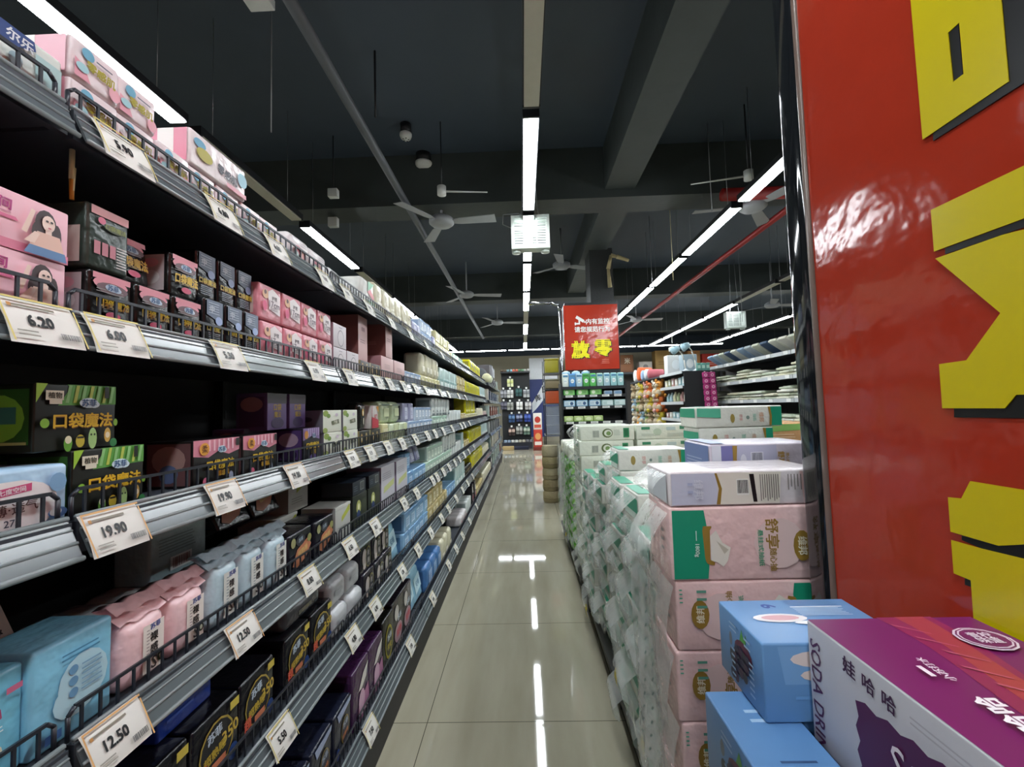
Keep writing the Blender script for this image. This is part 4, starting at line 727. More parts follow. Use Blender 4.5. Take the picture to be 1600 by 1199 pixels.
panel = [(.27, .77)] + [(.27 + .05 * i, .775 + .005 * i + (.018 if i % 2 else -.004)) for i in range(1, 14)] + [(.95, .80), (.95, .12)] + [(.92 - .05 * i, .12 + (.018 if i % 2 else -.004)) for i in range(13)] + [(.27, .12)] + [(.27 + (.012 if i % 2 else -.006), .16 + .06 * i) for i in range(10)]
SODA_L = [('p', panel, '4d1743'), ('t', 'SODA DRINK', .052, .565, .085, '4a1a44', -90, .02, .95), ('t', '娃', .25, .915, .085, '3a1438', -4, .04), ('t', '哈', .345, .905, .08, '3a1438', -4, .04), ('t', '哈', .435, .90, .08, '3a1438', -4, .04),
          ('t', 'SODA', .62, .64, .17, 'd8cdd4', 0, .0, .8), ('l', .42, .3, .8, .46, 2, 'b8a0b8'), ('l', .52, .88, .9, .93, 2, 'a8a4aa')]
sw = lambda o, a, n, k: [(o + a * math.sin(5.5 * i / n + k), 1.0 - .98 * i / n) for i in range(n + 1)]
SODA_T = [('p', sw(.40, .05, 12, .6) + sw(.70, .06, 12, 1.3)[::-1], '8e2452'), ('p', sw(.50, .05, 12, .9) + sw(.66, .05, 12, 1.6)[::-1], 'a53a44')] + \
         [('p', [(.44 + .02 * (i % 3), .94 - .10 * i), (.58 + .02 * (i % 3), .86 - .10 * i), (.582 + .02 * (i % 3), .852 - .10 * i), (.445 + .02 * (i % 3), .925 - .10 * i)], 'c05a78') for i in range(8)] + \
         [('e', .80, .80, .14, .085, 'e0d0de'), ('e', .80, .80, .128, .078, '741b5c'), ('e', .80, .80, .12, .072, 'e0d0de'), ('e', .80, .80, .112, .066, '741b5c'), ('t', '青柠', .80, .82, .042, 'e0d0de', 0, .03), ('t', '味道', .80, .78, .042, 'e0d0de', 0, .03),
          ('l', .20, .50, .23, .68, 1, 'e8dce6'), ('t', '小苏打水', .27, .60, .032, 'ece0ea', 90, .03), ('t', '娃哈哈', .27, .33, .075, 'f4ecf2', 90, .06)]
carton('drink_carton', .415, .345, .75, .655, .684, 1.0, 'b4b2b8', 'purple-topped white soda drink carton against the red column sign', (), SODA_L, SODA_T, group='soda drink cartons', topcol='741b5c')
for i, wd in enumerate(('directly under the uppermost one', 'two below the uppermost one', 'on the floor')):
    z = .75 - .25 * (i + 1); carton('drink_carton', .415, .345, z, .655, .684, z + .249, 'b4b2b8', 'white soda drink carton beside the red sign, ' + wd, (), SODA_L, (), group='soda drink cartons', topcol='741b5c')
BL_L = [('e', .30, .62, .035, .10, '6f7a86'), ('e', .32, .40, .05, .10, '3c4450'), ('p', [(.52, .72), (.58, .92), (.62, .80), (.68, .90), (.66, .72)], '4f9a4a'), ('e', .60, .58, .20, .17, '5c2a44'), ('e', .54, .46, .17, .19, '3a3a58')] + \
       [('e', .46 + .085 * (i % 4) - .02 * (i // 4), .56 - .12 * (i // 4), .055, .075, ('33314c', '44304a', '2a2a40')[i % 3]) for i in range(14)] + [('l', .36, .80, .56, .94, 2, 'a0bedc'), ('l', .70, .74, .86, .92, 2, 'a0bedc'), ('l', .40, .16, .5, .6, 5, 'a0bedc'), ('l', .80, .18, .92, .66, 6, 'a0bedc')]
BL_F = [('p', [(.1, .96), (.9, .96), (.86, .48), (.14, .48)], '7aa6d4'), ('e', .40, .80, .22, .11, 'e6d2cc'), ('e', .62, .80, .12, .09, '9ab8dc'), ('e', .50, .60, .26, .10, 'e4cec4'), ('r', .2, .30, .8, .34, '6f9fd0')]
BL_T = [('t', '9', .34, .82, .16, '2c4a9a', 90, .06), ('r', .5, .78, .9, .80, 'e6ecf2'), ('l', .5, .82, .95, .98, 4, '6f92c0'), ('e', .32, .52, .20, .10, 'e8e4e6'), ('e', .32, .52, .14, .06, 'd8a6ae'), ('e', .56, .40, .18, .045, 'eef0f2'), ('l', .5, .55, .95, .75, 6, 'c2d8ee')]
carton('fruit_drink_carton', .35, .690, .846, .575, .838, .962, '6794c4', 'light blue blackberry drink carton uppermost beside the purple one', BL_F, BL_L, BL_T, group='light blue drink cartons')
for i, wd in enumerate(('set out under the uppermost one', 'third from above', 'fourth from above', 'fifth from above', 'sixth from above', 'seventh from above', 'on the floor')):
    z1 = .845 - .1208 * i; carton('fruit_drink_carton', .290, .565, z1 - .1200, .405, .768, z1, '618ec0', 'light blue blackberry drink carton, ' + wd, BL_F, BL_L + [('t', '日', .75, .6, .3, 'dce6ee', -90, .03)], [('l', .35, .06, .9, .30, 4, '3c5a84'), ('l', .35, .6, .8, .8, 2, 'a8c8e4')], group='light blue drink cartons')
    carton('fruit_drink_carton', .41, .70, z1 - .1200, .62, .836, z1, '618ec0', 'light blue drink carton hidden behind the blackberry ones, ' + wd, (), (), (), group='light blue drink cartons')

# ---------------------------------------------------------------- tissue stacks on pallets
def pallet(x0, y0, x1, y1, label):
    b = MB(); m = mat('25241f', .6)
    b.box(x0, y0, .095, x1, y1, .125, m); o = b.build('pallet'); tag(o, label, 'pallet', 'low dark pallets')
    for i in range(3):
        k = MB(); y = y0 + (y1 - y0 - .12) * i / 2; k.box(x0 + .02, y, 0, x1 - .02, y + .12, .094, m); k.build('runner', o)
pallet(.365, 1.08, 1.50, 3.02, 'dark pallet under the pink and white tissue stacks by the red sign')
pallet(.365, 3.10, 1.50, 3.64, 'dark pallet under the white tissue stack with square green labels')
pallet(.365, 3.68, 1.50, 4.70, 'dark pallet under the grass green tissue stack')
FILM = mat('f4f6f2', .18, alpha=.34, noise=.03, bump=.3, bscale=45.0)
FSEED = [0]
def film_flap(w, d, h, k, length=.10):
    out = []
    FSEED[0] += 1; rnd = random.Random(FSEED[0] * 7)
    b = MB(); nu, nv = 5, 6; vs = []
    tw = rnd.uniform(-.4, .4); ln = length * rnd.uniform(.8, 1.3); wd = d * rnd.uniform(.75, 1.0); out_ = rnd.uniform(.02, .06)
    for j in range(nv + 1):
        t = j / nv
        for i in range(nu + 1):
            s = -.5 + i / nu
            y = s * wd * (1 - .15 * t) + tw * .06 * t
            x = -w / 2 - .004 - out_ * math.sin(t * 2.6) - .008 * math.sin(3.1 * s + 4 * t + tw * 9) * t
            z = h * .92 - ln * t + .012 * math.sin(5 * s + tw * 20) * t
            vs.append((x, y, z))
    q = nu + 1
    b.add(vs, [(j * q + i, j * q + i + 1, (j + 1) * q + i + 1, (j + 1) * q + i) for j in range(nv) for i in range(nu)], FILM, True)
    for _ in range(10):
        j, i = rnd.randrange(1, nv), rnd.randrange(0, nu); a = Vector(vs[j * q + i]); c = Vector(vs[j * q + i + 1]); e = Vector(vs[(j + 1) * q + i])
        o = a + (c - a) * .3 + (e - a) * .3 + Vector((-.0012, 0, 0)); b.add([o, o + (c - a) * .12, o + (c - a) * .12 + (e - a) * .35, o + (e - a) * .35], [(0, 1, 2, 3)], ink('6a7470'))
    f = b.build('film_flap'); f['label'] = 'clear crumpled carrying film'; return [f]
green, gold, pink = '1f9572', '9a7a34', 'e8c4c1'
STAND = [('p', [(0, .01), (.225, .01), (.235, .18), (.225, .42), (.24, .62), (.225, .85), (.215, .99), (0, .99)], green), ('p', [(.215, .26), (.225, .22), (.27, .2), (.275, .24), (.245, .28), (.25, .70), (.262, .74), (.262, .76), (.205, .76), (.20, .70), (.21, .32)], gold),
         ('p', [(.25, .62), (.29, .70), (.33, .52), (.385, .45), (.36, .26), (.33, .18), (.29, .24), (.25, .27)], 'e6e0d4'), ('p', [(.29, .55), (.33, .48), (.37, .42), (.34, .36)], 'c4bcaa'),
         ('e', .71, .5, .17, .36, 'e6c9c5'), ('t', '舒享', .665, .64, .185, gold, -90, .04, 1.1), ('t', '随心抽', .665, .27, .10, gold, -90, .04), ('t', '悬挂式抽纸', .585, .44, .075, '4aa07c', -90, .03, 1.3), ('e', .86, .46, .06, .22, gold), ('t', '维邦', .86, .46, .125, 'efe6cc', -90, .04), ('t', '1800g', .155, .42, .075, 'd0e8de', -90, .03), ('r', .152, .56, .157, .70, 'd0e8de'), ('l', .97, .05, .995, .3, 4, '5aa88c')]
def flip(items):
    o = []
    for t in items:
        t = list(t)
        if t[0] in 'rlb': t[1], t[2], t[3], t[4] = 1 - t[3], 1 - t[4], 1 - t[1], 1 - t[2]
        elif t[0] == 'e': t[1], t[2] = 1 - t[1], 1 - t[2]
        elif t[0] == 'p': t[1] = [(1 - u, 1 - v) for u, v in t[1]]
        else:
            t[2], t[3] = 1 - t[2], 1 - t[3]; t += [0] * (7 - len(t)); t[6] = t[6] + 180
        o.append(tuple(t))
    return o
kind('st', 'tissue_pack', 'pink and green hanging tissue pack', 'tissue pack', .372, .098, .178, pink, 'wrap', STAND, [('l', .3, .3, .6, .7, 3, '8a8480')], extra=lambda w, d, h, k: film_flap(w, d, h, k, .16))
kind('st2', 'tissue_pack', 'pink tissue pack with green at its other end', 'tissue pack', .372, .098, .165, pink, 'wrap', flip(STAND) + [('l', .12, .60, .20, .95, 3, '5f9a86')], [('l', .3, .3, .6, .7, 3, '8a8480')], extra=lambda w, d, h, k: film_flap(w, d, h, k, .2))
kind('ls', 'tissue_pack', 'lying lavender to pink tissue pack with barcode', 'tissue pack', .388, .185, .086, 'ddd3d4', 'wrap',
     [('r', 0, 0, .30, 1, 'c6c8da'), ('p', [(.29, 0), (.315, 0), (.33, .5), (.30, 1), (.285, 1), (.31, .5)], gold), ('p', [(.315, 0), (.70, 0), (.72, 1), (.30, 1), (.33, .5)], 'e6dfd2'), ('p', [(.86, 0), (1, 0), (1, 1), (.84, 1)], 'e0bcb8'), ('r', .425, .28, .505, .80, 'eceae2'), ('b', .43, .34, .50, .76, '1c1c20'), ('p', [(.51, .95), (.54, .95), (.555, .06), (.53, .06)], '18181c'),
      *[('r', .578 + .014 * i, .08 + .05 * (i % 3), .583 + .014 * i, .93, '6a625c') for i in range(9)], *[('r', .755 + .02 * i, .42 + .1 * (i % 2), .761 + .02 * i, .92, '7a726c') for i in range(5)], ('t', '维邦', .17, .5, .3, 'd6d8e4', -90, .03), ('l', .1, .3, .14, .8, 2, 'aab0cc')], [('r', .05, .05, .95, .95, 'cfd3d8')], extra=lambda w, d, h, k: film_flap(w, d, h, k, .05))
kind('lp', 'tissue_pack', 'lying violet and pink tissue pack with gold stripe', 'tissue pack', .315, .20, .086, 'cfc4cf', 'wrap',
     [('r', .0, 0, .14, 1, 'd8d8e2'), ('r', .09, 0, .21, 1, '7a76ac'), ('p', [(.20, 0), (.245, 0), (.235, .5), (.245, 1), (.20, 1)], gold), ('r', .245, 0, .62, 1, 'b9b6cc'), ('e', .30, .4, .03, .28, 'd8d6e0'), ('r', .37, .2, .49, .75, 'd6d4de'), ('b', .38, .25, .48, .72, '4a4658'), ('t', '舒享', .66, .5, .24, 'b08a40', -90, .05), ('t', '随心抽', .72, .5, .12, 'b08a40', -90, .03), ('e', .90, .62, .025, .10, '6fae8c'), ('p', [(.62, 0), (1, 0), (1, 1), (.68, 1)], 'ddb9b8')][:-1] + [('r', .80, 0, .82, .01, 'ddb9b8')],
     [('r', 0, 0, 1, 1, '6f80ae'), ('l', .1, .1, .9, .5, 3, 'a8b2cc')], [('r', 0, 0, .16, 1, '8a94c0')])
kind('lg', 'tissue_pack', 'lying white tissue pack with green ends', 'tissue pack', .380, .19, .092, 'e3e0d6', 'wrap',
     [('p', [(.87, 0), (1, 0), (1, 1), (.87, 1)], green), ('p', [(.85, 0), (.875, 0), (.885, .5), (.87, 1), (.84, 1), (.86, .5)], gold), ('e', .42, .42, .026, .24, 'a08a48'), ('t', '舒享', .52, .45, .16, 'd8a8a0', -90, .05), ('e', .60, .45, .02, .1, '8a9a90'), ('t', '抽纸', .68, .45, .18, '9cc8b4', -90, .04), ('t', '维邦', .76, .45, .24, 'd8ac90', -90, .05), ('p', [(0, .55), (.28, .45), (.28, .95), (0, 1)], '5cb494')], [('r', 0, .5, 1, 1, green)], [('r', 0, .05, .28, .5, '4aa886')])
def lyF(seed):
    return [('e', .20, .5, .035, .24, 'a08a48'), ('t', '舒享', .36, .5, .2, 'd8aca4', -90, .05), ('e', .46, .5, .02, .08, '7a8a84'), ('t', '抽纸', .60, .5, .2, '9cc8b4', -90, .04), ('t', '维邦', .74, .5, .2, 'd8b49c', -90, .04), ('p', [(.90, 0), (1, 0), (1, 1), (.90, 1)], green), ('p', [(.875, 0), (.905, 0), (.905, 1), (.86, 1), (.885, .5)], gold)]
for i, v in enumerate(('a', 'b', 'c', 'd')):
    kind('ly' + v, 'tissue_pack', 'white tissue pack with green band', 'tissue pack', .325, .188, .0975, 'e0dfd6', 'wrap', lyF(i), [('r', 0, .45 if i % 2 else .3, 1, .85, green), ('r', .1, .05, .9, .3, 'cfdcd2')], [('r', 0, .02, .16, .98, '2f9a78')], extra=(lambda w, d, h, k: film_flap(w, d, h, k, .085)) if i < 3 else None)
kind('wg', 'tissue_pack', 'white tissue pack with square green label', 'tissue pack', .382, .19, .1045, 'dfe4d4', 'wrap',
     [('r', .80, .15, .91, .85, '2f8a5c'), ('r', .82, .25, .89, .75, '1f6a44'), ('e', .5, .5, .10, .34, '5a6a3a'), ('e', .51, .5, .075, .25, 'dfe4d4'), ('e', .52, .48, .045, .16, '7a9a5a'), ('b', .22, .2, .34, .7, '8a9488'), ('l', .62, .3, .76, .75, 4, 'a8b4a6')], [('l', .1, .2, .9, .8, 3, 'b0b8ac'), ('r', .2, .6, .6, .8, '3a8a64')], extra=lambda w, d, h, k: film_flap(w, d, h, k, .09))
kind('wgb', 'tissue_pack', 'white tissue pack printed with small green marks', 'tissue pack', .382, .19, .1045, 'dde3d3', 'wrap',
     [('r', .08, .68, .24, .88, '3a8a64'), ('l', .08, .2, .5, .4, 2, 'a8b4a6'), ('e', .38, .5, .08, .26, 'b8c8b0'), ('r', .55, .6, .72, .84, 'b8ccc8'), ('r', .80, .66, .98, .9, '4a8a6a'), ('l', .56, .1, .98, .4, 3, 'a8b4a6')])
kind('gr', 'tissue_pack', 'grass green tissue pack with red flower print', 'tissue pack', .20, .19, .115, '5aa83a', 'soft', [('e', .45, .7, .2, .2, 'c48a3c'), ('e', .5, .72, .1, .12, 'b04a34'), ('p', [(0, 0), (1, 0), (1, .3), (0, .45)], '8ac45a'), ('r', .1, .85, .9, 1, 'c9d8a0')], [('r', 0, .1, 1, .6, '7abc4a')], extra=lambda w, d, h, k: film_flap(w, d, h, k, .09))
kind('wl', 'tissue_pack', 'cream white soft tissue pack', 'tissue pack', .20, .19, .115, 'e4e6d6', 'soft', [('l', .2, .3, .8, .7, 3, 'b4c0a4')])
kind('og', 'tissue_pack', 'orange and green tissue pack', 'tissue pack', .34, .19, .098, 'dba878', 'wrap', [('p', [(0, .55), (1, .7), (1, 1), (0, 1)], '8fc06a'), ('l', .2, .2, .7, .5, 2, 'e8c8a0')])
LC = {}
def put(key, x, y, z, desc, rz=0.0, group=None):
    """a tissue pack whose front face faces the viewpoint"""
    return make(key, (x, y, z), (0, 0, rz), '%s, %s' % (KIND[key]['look'], desc), group or (KIND[key]['look'] + 's'))
LV = ['bottom layer', 'second layer', 'third layer', 'fourth layer', 'fifth layer', 'sixth layer', 'seventh layer', 'eighth layer', 'ninth layer', 'tenth layer', 'eleventh layer', 'twelfth layer']
put('lyd', .535, 1.20, .1265, 'lowest layer under the standing pink packs', 0, 'white tissue packs along the aisle')
z = .2255
for i in range(5):
    key = 'st' if i == 4 else 'st2'
    for j in range(2):
        put(key, .540 + .006 * (j % 2) + (.006 if i % 2 else 0), 1.155 + .105 * j, z, '%s of the end stack%s' % (LV[i], ', second' if j else ''), group='standing tissue packs of the end stack')
    z += KIND[key]['h'] + .0016
TOPZ = z
put('ls', .550, 1.205, TOPZ, 'on top of the standing pink packs', .015)
def colm(y, x, n, cname, tops=(), z0=.127):
    z = z0
    for i in range(n):
        key = 'ly' + 'abc'[(i + int(y * 10)) % 3]; rnd = random.Random(int(y * 100) + i)
        put(key, x + .1625 + rnd.uniform(-.012, .012), y + rnd.uniform(-.006, .006), z, '%s, %s along the aisle' % (LV[i], cname), rnd.uniform(-.03, .03), 'white tissue packs along the aisle'); z += KIND[key]['h'] + .0015
    for dx, key in tops:
        put(key, x + dx + KIND[key]['w'] / 2, y, z, 'on top of the %s' % cname, 0, 'white tissue packs along the aisle'); z += KIND[key]['h'] + .0015
    return z
colm(1.42, .375, 8, 'first pile', [(.15, 'lya'), (.17, 'lyd'), (.175, 'lp')])
colm(1.63, .375, 9, 'second pile'); colm(1.84, .375, 9, 'third pile')
colm(2.17, .44, 10, 'fourth pile', []); colm(2.38, .40, 9, 'fifth pile'); colm(2.58, .375, 8, 'sixth pile'); colm(2.78, .375, 8, 'seventh pile'); colm(2.95, .375, 8, 'eighth pile') if False else None
z = .127
for i in range(11): put('lyd', .94 - (.01 if i % 2 else 0), 2.06, z, '%s of the inner pile' % LV[i], 0, 'white tissue packs of the inner pile'); z += .0990
put('lg', .955, 2.06, z, 'crowning the inner pile')
for j, y in enumerate((2.30, 2.52)):
    z = .127
    for i in range(11): put('og', 1.30, y, z, '%s, %s pile behind the red sign' % (LV[i], nth(j)), 0, 'orange and green tissue packs'); z += .0990
z = .127
for i in range(10):
    put('wg', .585 + .006 * math.sin(i * 2.2), 3.22, z, '%s of the stack facing the aisle end' % LV[i], .01 * math.sin(i), 'white tissue packs with green labels')
    put('wgb', .985 + .005 * math.sin(i * 1.7), 3.22, z, '%s beside the green labels' % LV[i], 0, 'white tissue packs with green marks')
    put('wg', .585, 3.43, z, '%s of the stack behind' % LV[i], 0, 'white tissue packs with green labels'); z += .1058
for j, y in enumerate((3.80, 4.02, 4.24, 4.46)):
    z = .127
    for i in range(7):
        key = 'wl' if i >= 6 else 'gr'
        put(key, .475, y, z, '%s, %s row past the label stack' % (LV[i], nth(j)), 0, 'green and cream tissue packs'); z += .1245
# a big bundle film hanging over the end stack's aisle side
def sheet(name, x, y0, y1, z0, z1, label, seed, dots=False):
    rnd = random.Random(seed); b = MB(); nu, nv = 10, 14; vs = []
    for j in range(nv + 1):
        for i in range(nu + 1):
            u, v = i / nu, j / nv
            vs.append((x - .010 * math.sin(6 * u + 3 * v + seed) - .016 * v - .004 * math.sin(23 * u + 3 * seed), y0 + (y1 - y0) * u + .014 * math.sin(5 * v + seed), z1 - (z1 - z0) * v - .02 * math.sin(4 * u + seed) * v))
    q = nu + 1; b.add(vs, [(j * q + i, j * q + i + 1, (j + 1) * q + i + 1, (j + 1) * q + i) for j in range(nv) for i in range(nu)], FILM, True)
    if dots:
        for j in range(1, nv, 1):
            for i in range(0, nu, 2):
                a, c, e = [Vector(vs[k]) for k in (j * q + i, j * q + i + 1, (j + 1) * q + i)] if j < nv else (0, 0, 0)
                o = a + Vector((-.0015, 0, 0)); b.add([o + (c - a) * .1, o + (c - a) * .32, o + (c - a) * .5 + (e - a) * .3, o + (c - a) * .3 + (e - a) * .3], [(0, 1, 2, 3)], ink('7c8a86'))
    return tag(b.build(name), label, 'plastic film', 'clear films hanging on the tissue stacks')
sheet('plastic_film', .318, 1.10, 1.31, .42, .90, 'dotted clear film hanging down beside the pink packs', 1, True)
sheet('plastic_film', .312, 1.12, 1.28, .14, .50, 'lower dotted clear film at the end stack', 3, True)
sheet('plastic_film', .345, 3.75, 4.10, .35, .95, 'clear film around the grass green packs', 7)
sheet('plastic_film', .345, 4.15, 4.50, .30, .95, 'clear film at the far end of the grass green packs', 8)
for i, (px, py, t, wd) in enumerate([(886, 840, .5, 'by the grass green packs'), (918, 955, .3, 'beside the sixth pile'), (966, 1062, -.2, 'beside the third pile'), (1008, 1172, .15, 'below the end stack')]):
    p = onX(px, py, .352); b = MB(); w, h = .055, .085; n = 5
    vs = []
    for j in range(n + 1):
        for k in (0, 1):
            v = j / n; vs.append((-.012 * math.sin(v * 2.6), (k - .5) * w * (1 - .5 * abs(v - .5)) + .012 * math.sin(3 * v + i), h * (v - .5)))
    b.add(vs, [(2 * j, 2 * j + 1, 2 * j + 3, 2 * j + 2) for j in range(n)], mat('d9c21c', .4), True)
    b.add([(v[0] - .001, v[1] * .5, v[2] * .6) for v in vs[4:8]], [(0, 1, 3, 2)], ink('8a7a20'))
    o = b.build('yellow_card', None, p); o.rotation_euler = (t, 0, 0); tag(o, 'curled yellow price card hanging low ' + wd, 'price card', 'yellow price cards')
# ---------------------------------------------------------------- display shelf under the red poster
r = empty('display_shelf', (0.49, 5.42, 0)); tag(r, 'black display shelf standing before the middle column under the red poster', 'shelf')
W = .775; DW = .34
b = MB(); b.box(0, DW - .02, 0, W, DW, 1.80, BACKM); b.build('back_panel', r)
for x in (-.02, W): b = MB(); b.box(x, 0, 0, x + .02, DW, 1.62, BACKM); b.build('side_panel', r)
DZ = [1.565, 1.460, 1.318, 1.132, .90, .62, .30]
for z in DZ:
    b = MB(); b.box(0, .0, z - .025, W, DW - .02, z, SHELFM); o = b.build('shelf', r)
    s = MB(); s.box(.0, -.006, z - .03, W, .0, z + .006, BLACK); s.build('price_strip', o)
for i, z in enumerate(DZ[1:4]):
    for j in range(5):
        b = MB(); b.box(-.045, -.004, -.012, .045, 0, .014, mat('dfe0dc', .5)); b.decals(((-.045, -.004, -.012), (1, 0, 0), (0, 0, 1)), .09, .026, [('l', .1, .2, .9, .8, 2, '55585c')])
        o = b.build('price_tag', None, (.49 + .08 + .15 * j, 5.412, z - .01)); tag(o, 'small white price tag, %s on the %s strip of the display shelf' % (nth(j), nth(i)), 'price tag', 'price tags on the display shelf')
def simple(name, w, d, h, colour, F, shape='wrap'):
    b = MB()
    if shape == 'box': b.soft(0, 0, 0, w, d, h, card(colour), r=.003, n=1)
    else: b.soft(0, 0, 0, w, d, h, film(colour), r=min(.012, .2 * min(w, d, h)), bulge=.002, n=2)
    b.decals(((-w / 2, -d / 2, 0), (1, 0, 0), (0, 0, 1)), w, h, F, .0025 if shape != 'box' else 0); return b.mesh(name)
def row(me, n, x0, dx, y, z, look, cat, where, group, rz=0.0, dy=0.0):
    for i in range(n):
        o = bpy.data.objects.new(me.name.split('.')[0], me); COL.objects.link(o); o.location = (x0 + dx * i, y + dy * i, z); o.rotation_euler = (0, 0, rz)
        tag(o, '%s, %s %s' % (look, nth(i), where), cat, group)
cols = ['dfe6e0', '5a93c9', 'b8d6e6', '58b058', '66c266', 'a9d0c2', 'b3d4dc', '9fd0d2', 'a6d2d2']
looks = ['white', 'medium blue', 'pale blue', 'dark green', 'bright green', 'grey-green', 'ice blue', 'aqua', 'light aqua']
for i, (c, l) in enumerate(zip(cols, looks)):
    me = simple('wipes_pack', .076, .07, .168, c, [('e', .5, .45, .3, .16, 'e9efec'), ('r', .1, .75, .9, .9, '4f86a8' if i != 3 else '2f7a3c'), ('l', .2, .38, .8, .5, 2, '5f8f9c')])
    o = bpy.data.objects.new('wipes_pack', me); COL.objects.link(o); o.location = (.49 + .045 + .086 * i, 5.49, DZ[0] + .001); tag(o, l + ' upright wipes pack, %s in the uppermost row under the poster' % nth(i), 'wipes pack', 'upright wipes packs')
for i in range(3):
    b = MB(); b.lathe([(.035, 0), (.05, .02), (.05, .16), (.046, .20), (.02, .215)], card(('e4eaee', 'cfe0ec', 'dce8ee')[i]), 14); b.lathe([(.052, .165), (.052, .20)], card('9cc4dc'), 14)
    o = b.build('tissue_canister', None, (.56 + .125 * i, 5.60, DZ[0] + .001)); tag(o, 'white round canister, %s behind the upright wipes packs' % nth(i), 'canister', 'white canisters')
row(simple('wipes_pack', .15, .10, .078, '5fb45c', [('r', .1, .1, .9, .9, '8fd07a'), ('e', .3, .5, .14, .3, 'e0ecd0'), ('l', .5, .3, .85, .7, 2, '2f6a3a')]), 3, .575, .165, 5.49, DZ[1] + .001, 'bright green flat wipes pack', 'wipes pack', 'in the second row under the poster', 'green wipes packs')
row(simple('wipes_pack', .10, .10, .05, 'c4d6e4', [('r', .1, .2, .9, .8, '7fa2c4')]), 2, 1.06, .12, 5.49, DZ[1] + .001, 'small pale blue wipes pack', 'wipes pack', 'beside the green flat packs', 'pale blue wipes packs')
row(simple('wipes_pack', .145, .10, .085, '8ab8d8', [('r', .08, .2, .92, .85, 'd5e6ee'), ('e', .7, .5, .14, .25, '3a5a84'), ('l', .12, .3, .5, .7, 2, '6a92b4')]), 3, .572, .158, 5.49, DZ[2] + .001, 'sky blue flat wipes pack', 'wipes pack', 'in the third row under the poster', 'sky blue wipes packs')
row(simple('wipes_pack', .145, .10, .08, 'b3d2d0', [('r', .08, .2, .92, .85, 'd5e6e4'), ('l', .12, .3, .5, .7, 2, '6a9a94')]), 2, 1.045, .155, 5.49, DZ[2] + .001, 'aqua flat wipes pack', 'wipes pack', 'ending the third row under the poster', 'aqua wipes packs')
row(simple('wipes_pack', .115, .10, .072, 'bcd08a', [('e', .5, .5, .3, .3, 'dbe4b8'), ('r', 0, 0, 1, .2, '7fae4a')]), 4, .56, .122, 5.49, DZ[3] + .001, 'yellow-green low wipes pack', 'wipes pack', 'in the fourth row under the poster', 'yellow-green wipes packs')

# ---------------------------------------------------------------- the far shelf bays at the end of the pad aisle
fr2 = [.62, .61, .60, .60, .59, .58]
SM2 = shelf_meshes(fr2, SZ, .94, 1.05, False)
for i in range(4):
    r = empty('shelf_unit', (0, 7.83 + .945 * i, 0)); tag(r, 'grey household shelf unit past the yellow packs, %s bay' % nth(i), 'shelf unit', 'household shelf bays')
    for a, b_, g in SM2[0]:
        sh = link(a, 'shelf', r); link(b_, 'price_rail', sh)
    link(SM2[1], 'kick_plate', r); link(SM2[2], 'back_panel', r); link(SM2[3], 'upright', r)
pal = [('6d7274', 'grey'), ('8f9694', 'pale grey'), ('3e4d63', 'slate blue'), ('b9b4a4', 'beige'), ('5d6f6a', 'grey-green'), ('7e4a3c', 'rust brown'), ('a9b7ae', 'pale green'), ('48484c', 'charcoal')]
hm = {}
for ci, (c, l) in enumerate(pal):
    hm[ci] = simple('household_pack', .19, .16, .20 - .012 * (ci % 3), c, [('r', .1, .55, .9, .9, 'c9ccc6' if ci % 2 else '8a8f90'), ('l', .15, .15, .8, .4, 3, 'd8d8d0' if ci in (2, 5, 7) else '50545a')], 'box')
cnt = {}
for rr in range(6):
    for i in range(18):
        ci = (i * 5 + rr * 3 + (i // 4)) % 8; cnt[(rr, ci)] = cnt.get((rr, ci), 0) + 1
        if rr == 0 and i < 2: continue
        o = bpy.data.objects.new('household_pack', hm[ci]); COL.objects.link(o); o.location = (-fr2[rr] - .11 - .02 * (i % 3), 7.95 + .208 * i, SZ[rr] + .001); o.rotation_euler = (0, 0, math.pi / 2)
        tag(o, '%s household carton, %s of its colour on the distant %s' % (pal[ci][1], nth(cnt[(rr, ci)] - 1), SNAME[rr]), 'carton', 'household cartons past the yellow packs')
b = MB(); b.ball((0, 0, .15), .14, .24, .15, mat('55575a', .8, bump=.4)); o = b.build('cushion', None, (-.80, 8.15, SZ[0] + .001)); tag(o, 'round dark grey cushion on the top shelf past the yellow packs', 'cushion')
b = MB(); b.rod((0, -.20, .085), (0, .22, .085), .085, mat('c9cfb2', .7), 16); b.lathe([(.03, .0)], mat('e2e0c4', .7)) if False else None
b.ball((0, -.20, .085), .085, .05, .085, mat('dcd8b0', .7)); b.ball((0, .22, .085), .085, .05, .085, mat('c9cfb2', .7)); o = b.build('bolster_pillow', None, (-.655, 8.05, SZ[0] + .003)); tag(o, 'pale green rolled bolster pillow leaning out over the top shelf', 'pillow')
for i, (y, w, z) in enumerate([(8.75, .30, .19), (9.35, .34, .24), (9.9, .30, .22)]):
    b = MB(); b.soft(0, 0, 0, w, .26, z, mat(('6f6a6c', '85868a', 'a9abae')[i], .8, bump=.3), r=.02, n=2); b.decals(((-w / 2, -.13, 0), (1, 0, 0), (0, 0, 1)), w, z, [('e', .5, .5, .12, .18, '5a5c60')]); o = b.build('storage_box', None, (-.78, y, SZ[0] + .215)); o.rotation_euler = (0, 0, math.pi / 2); tag(o, ('dark grey', 'mid grey', 'light grey')[i] + ' fabric storage box high above the far shelves', 'storage box')

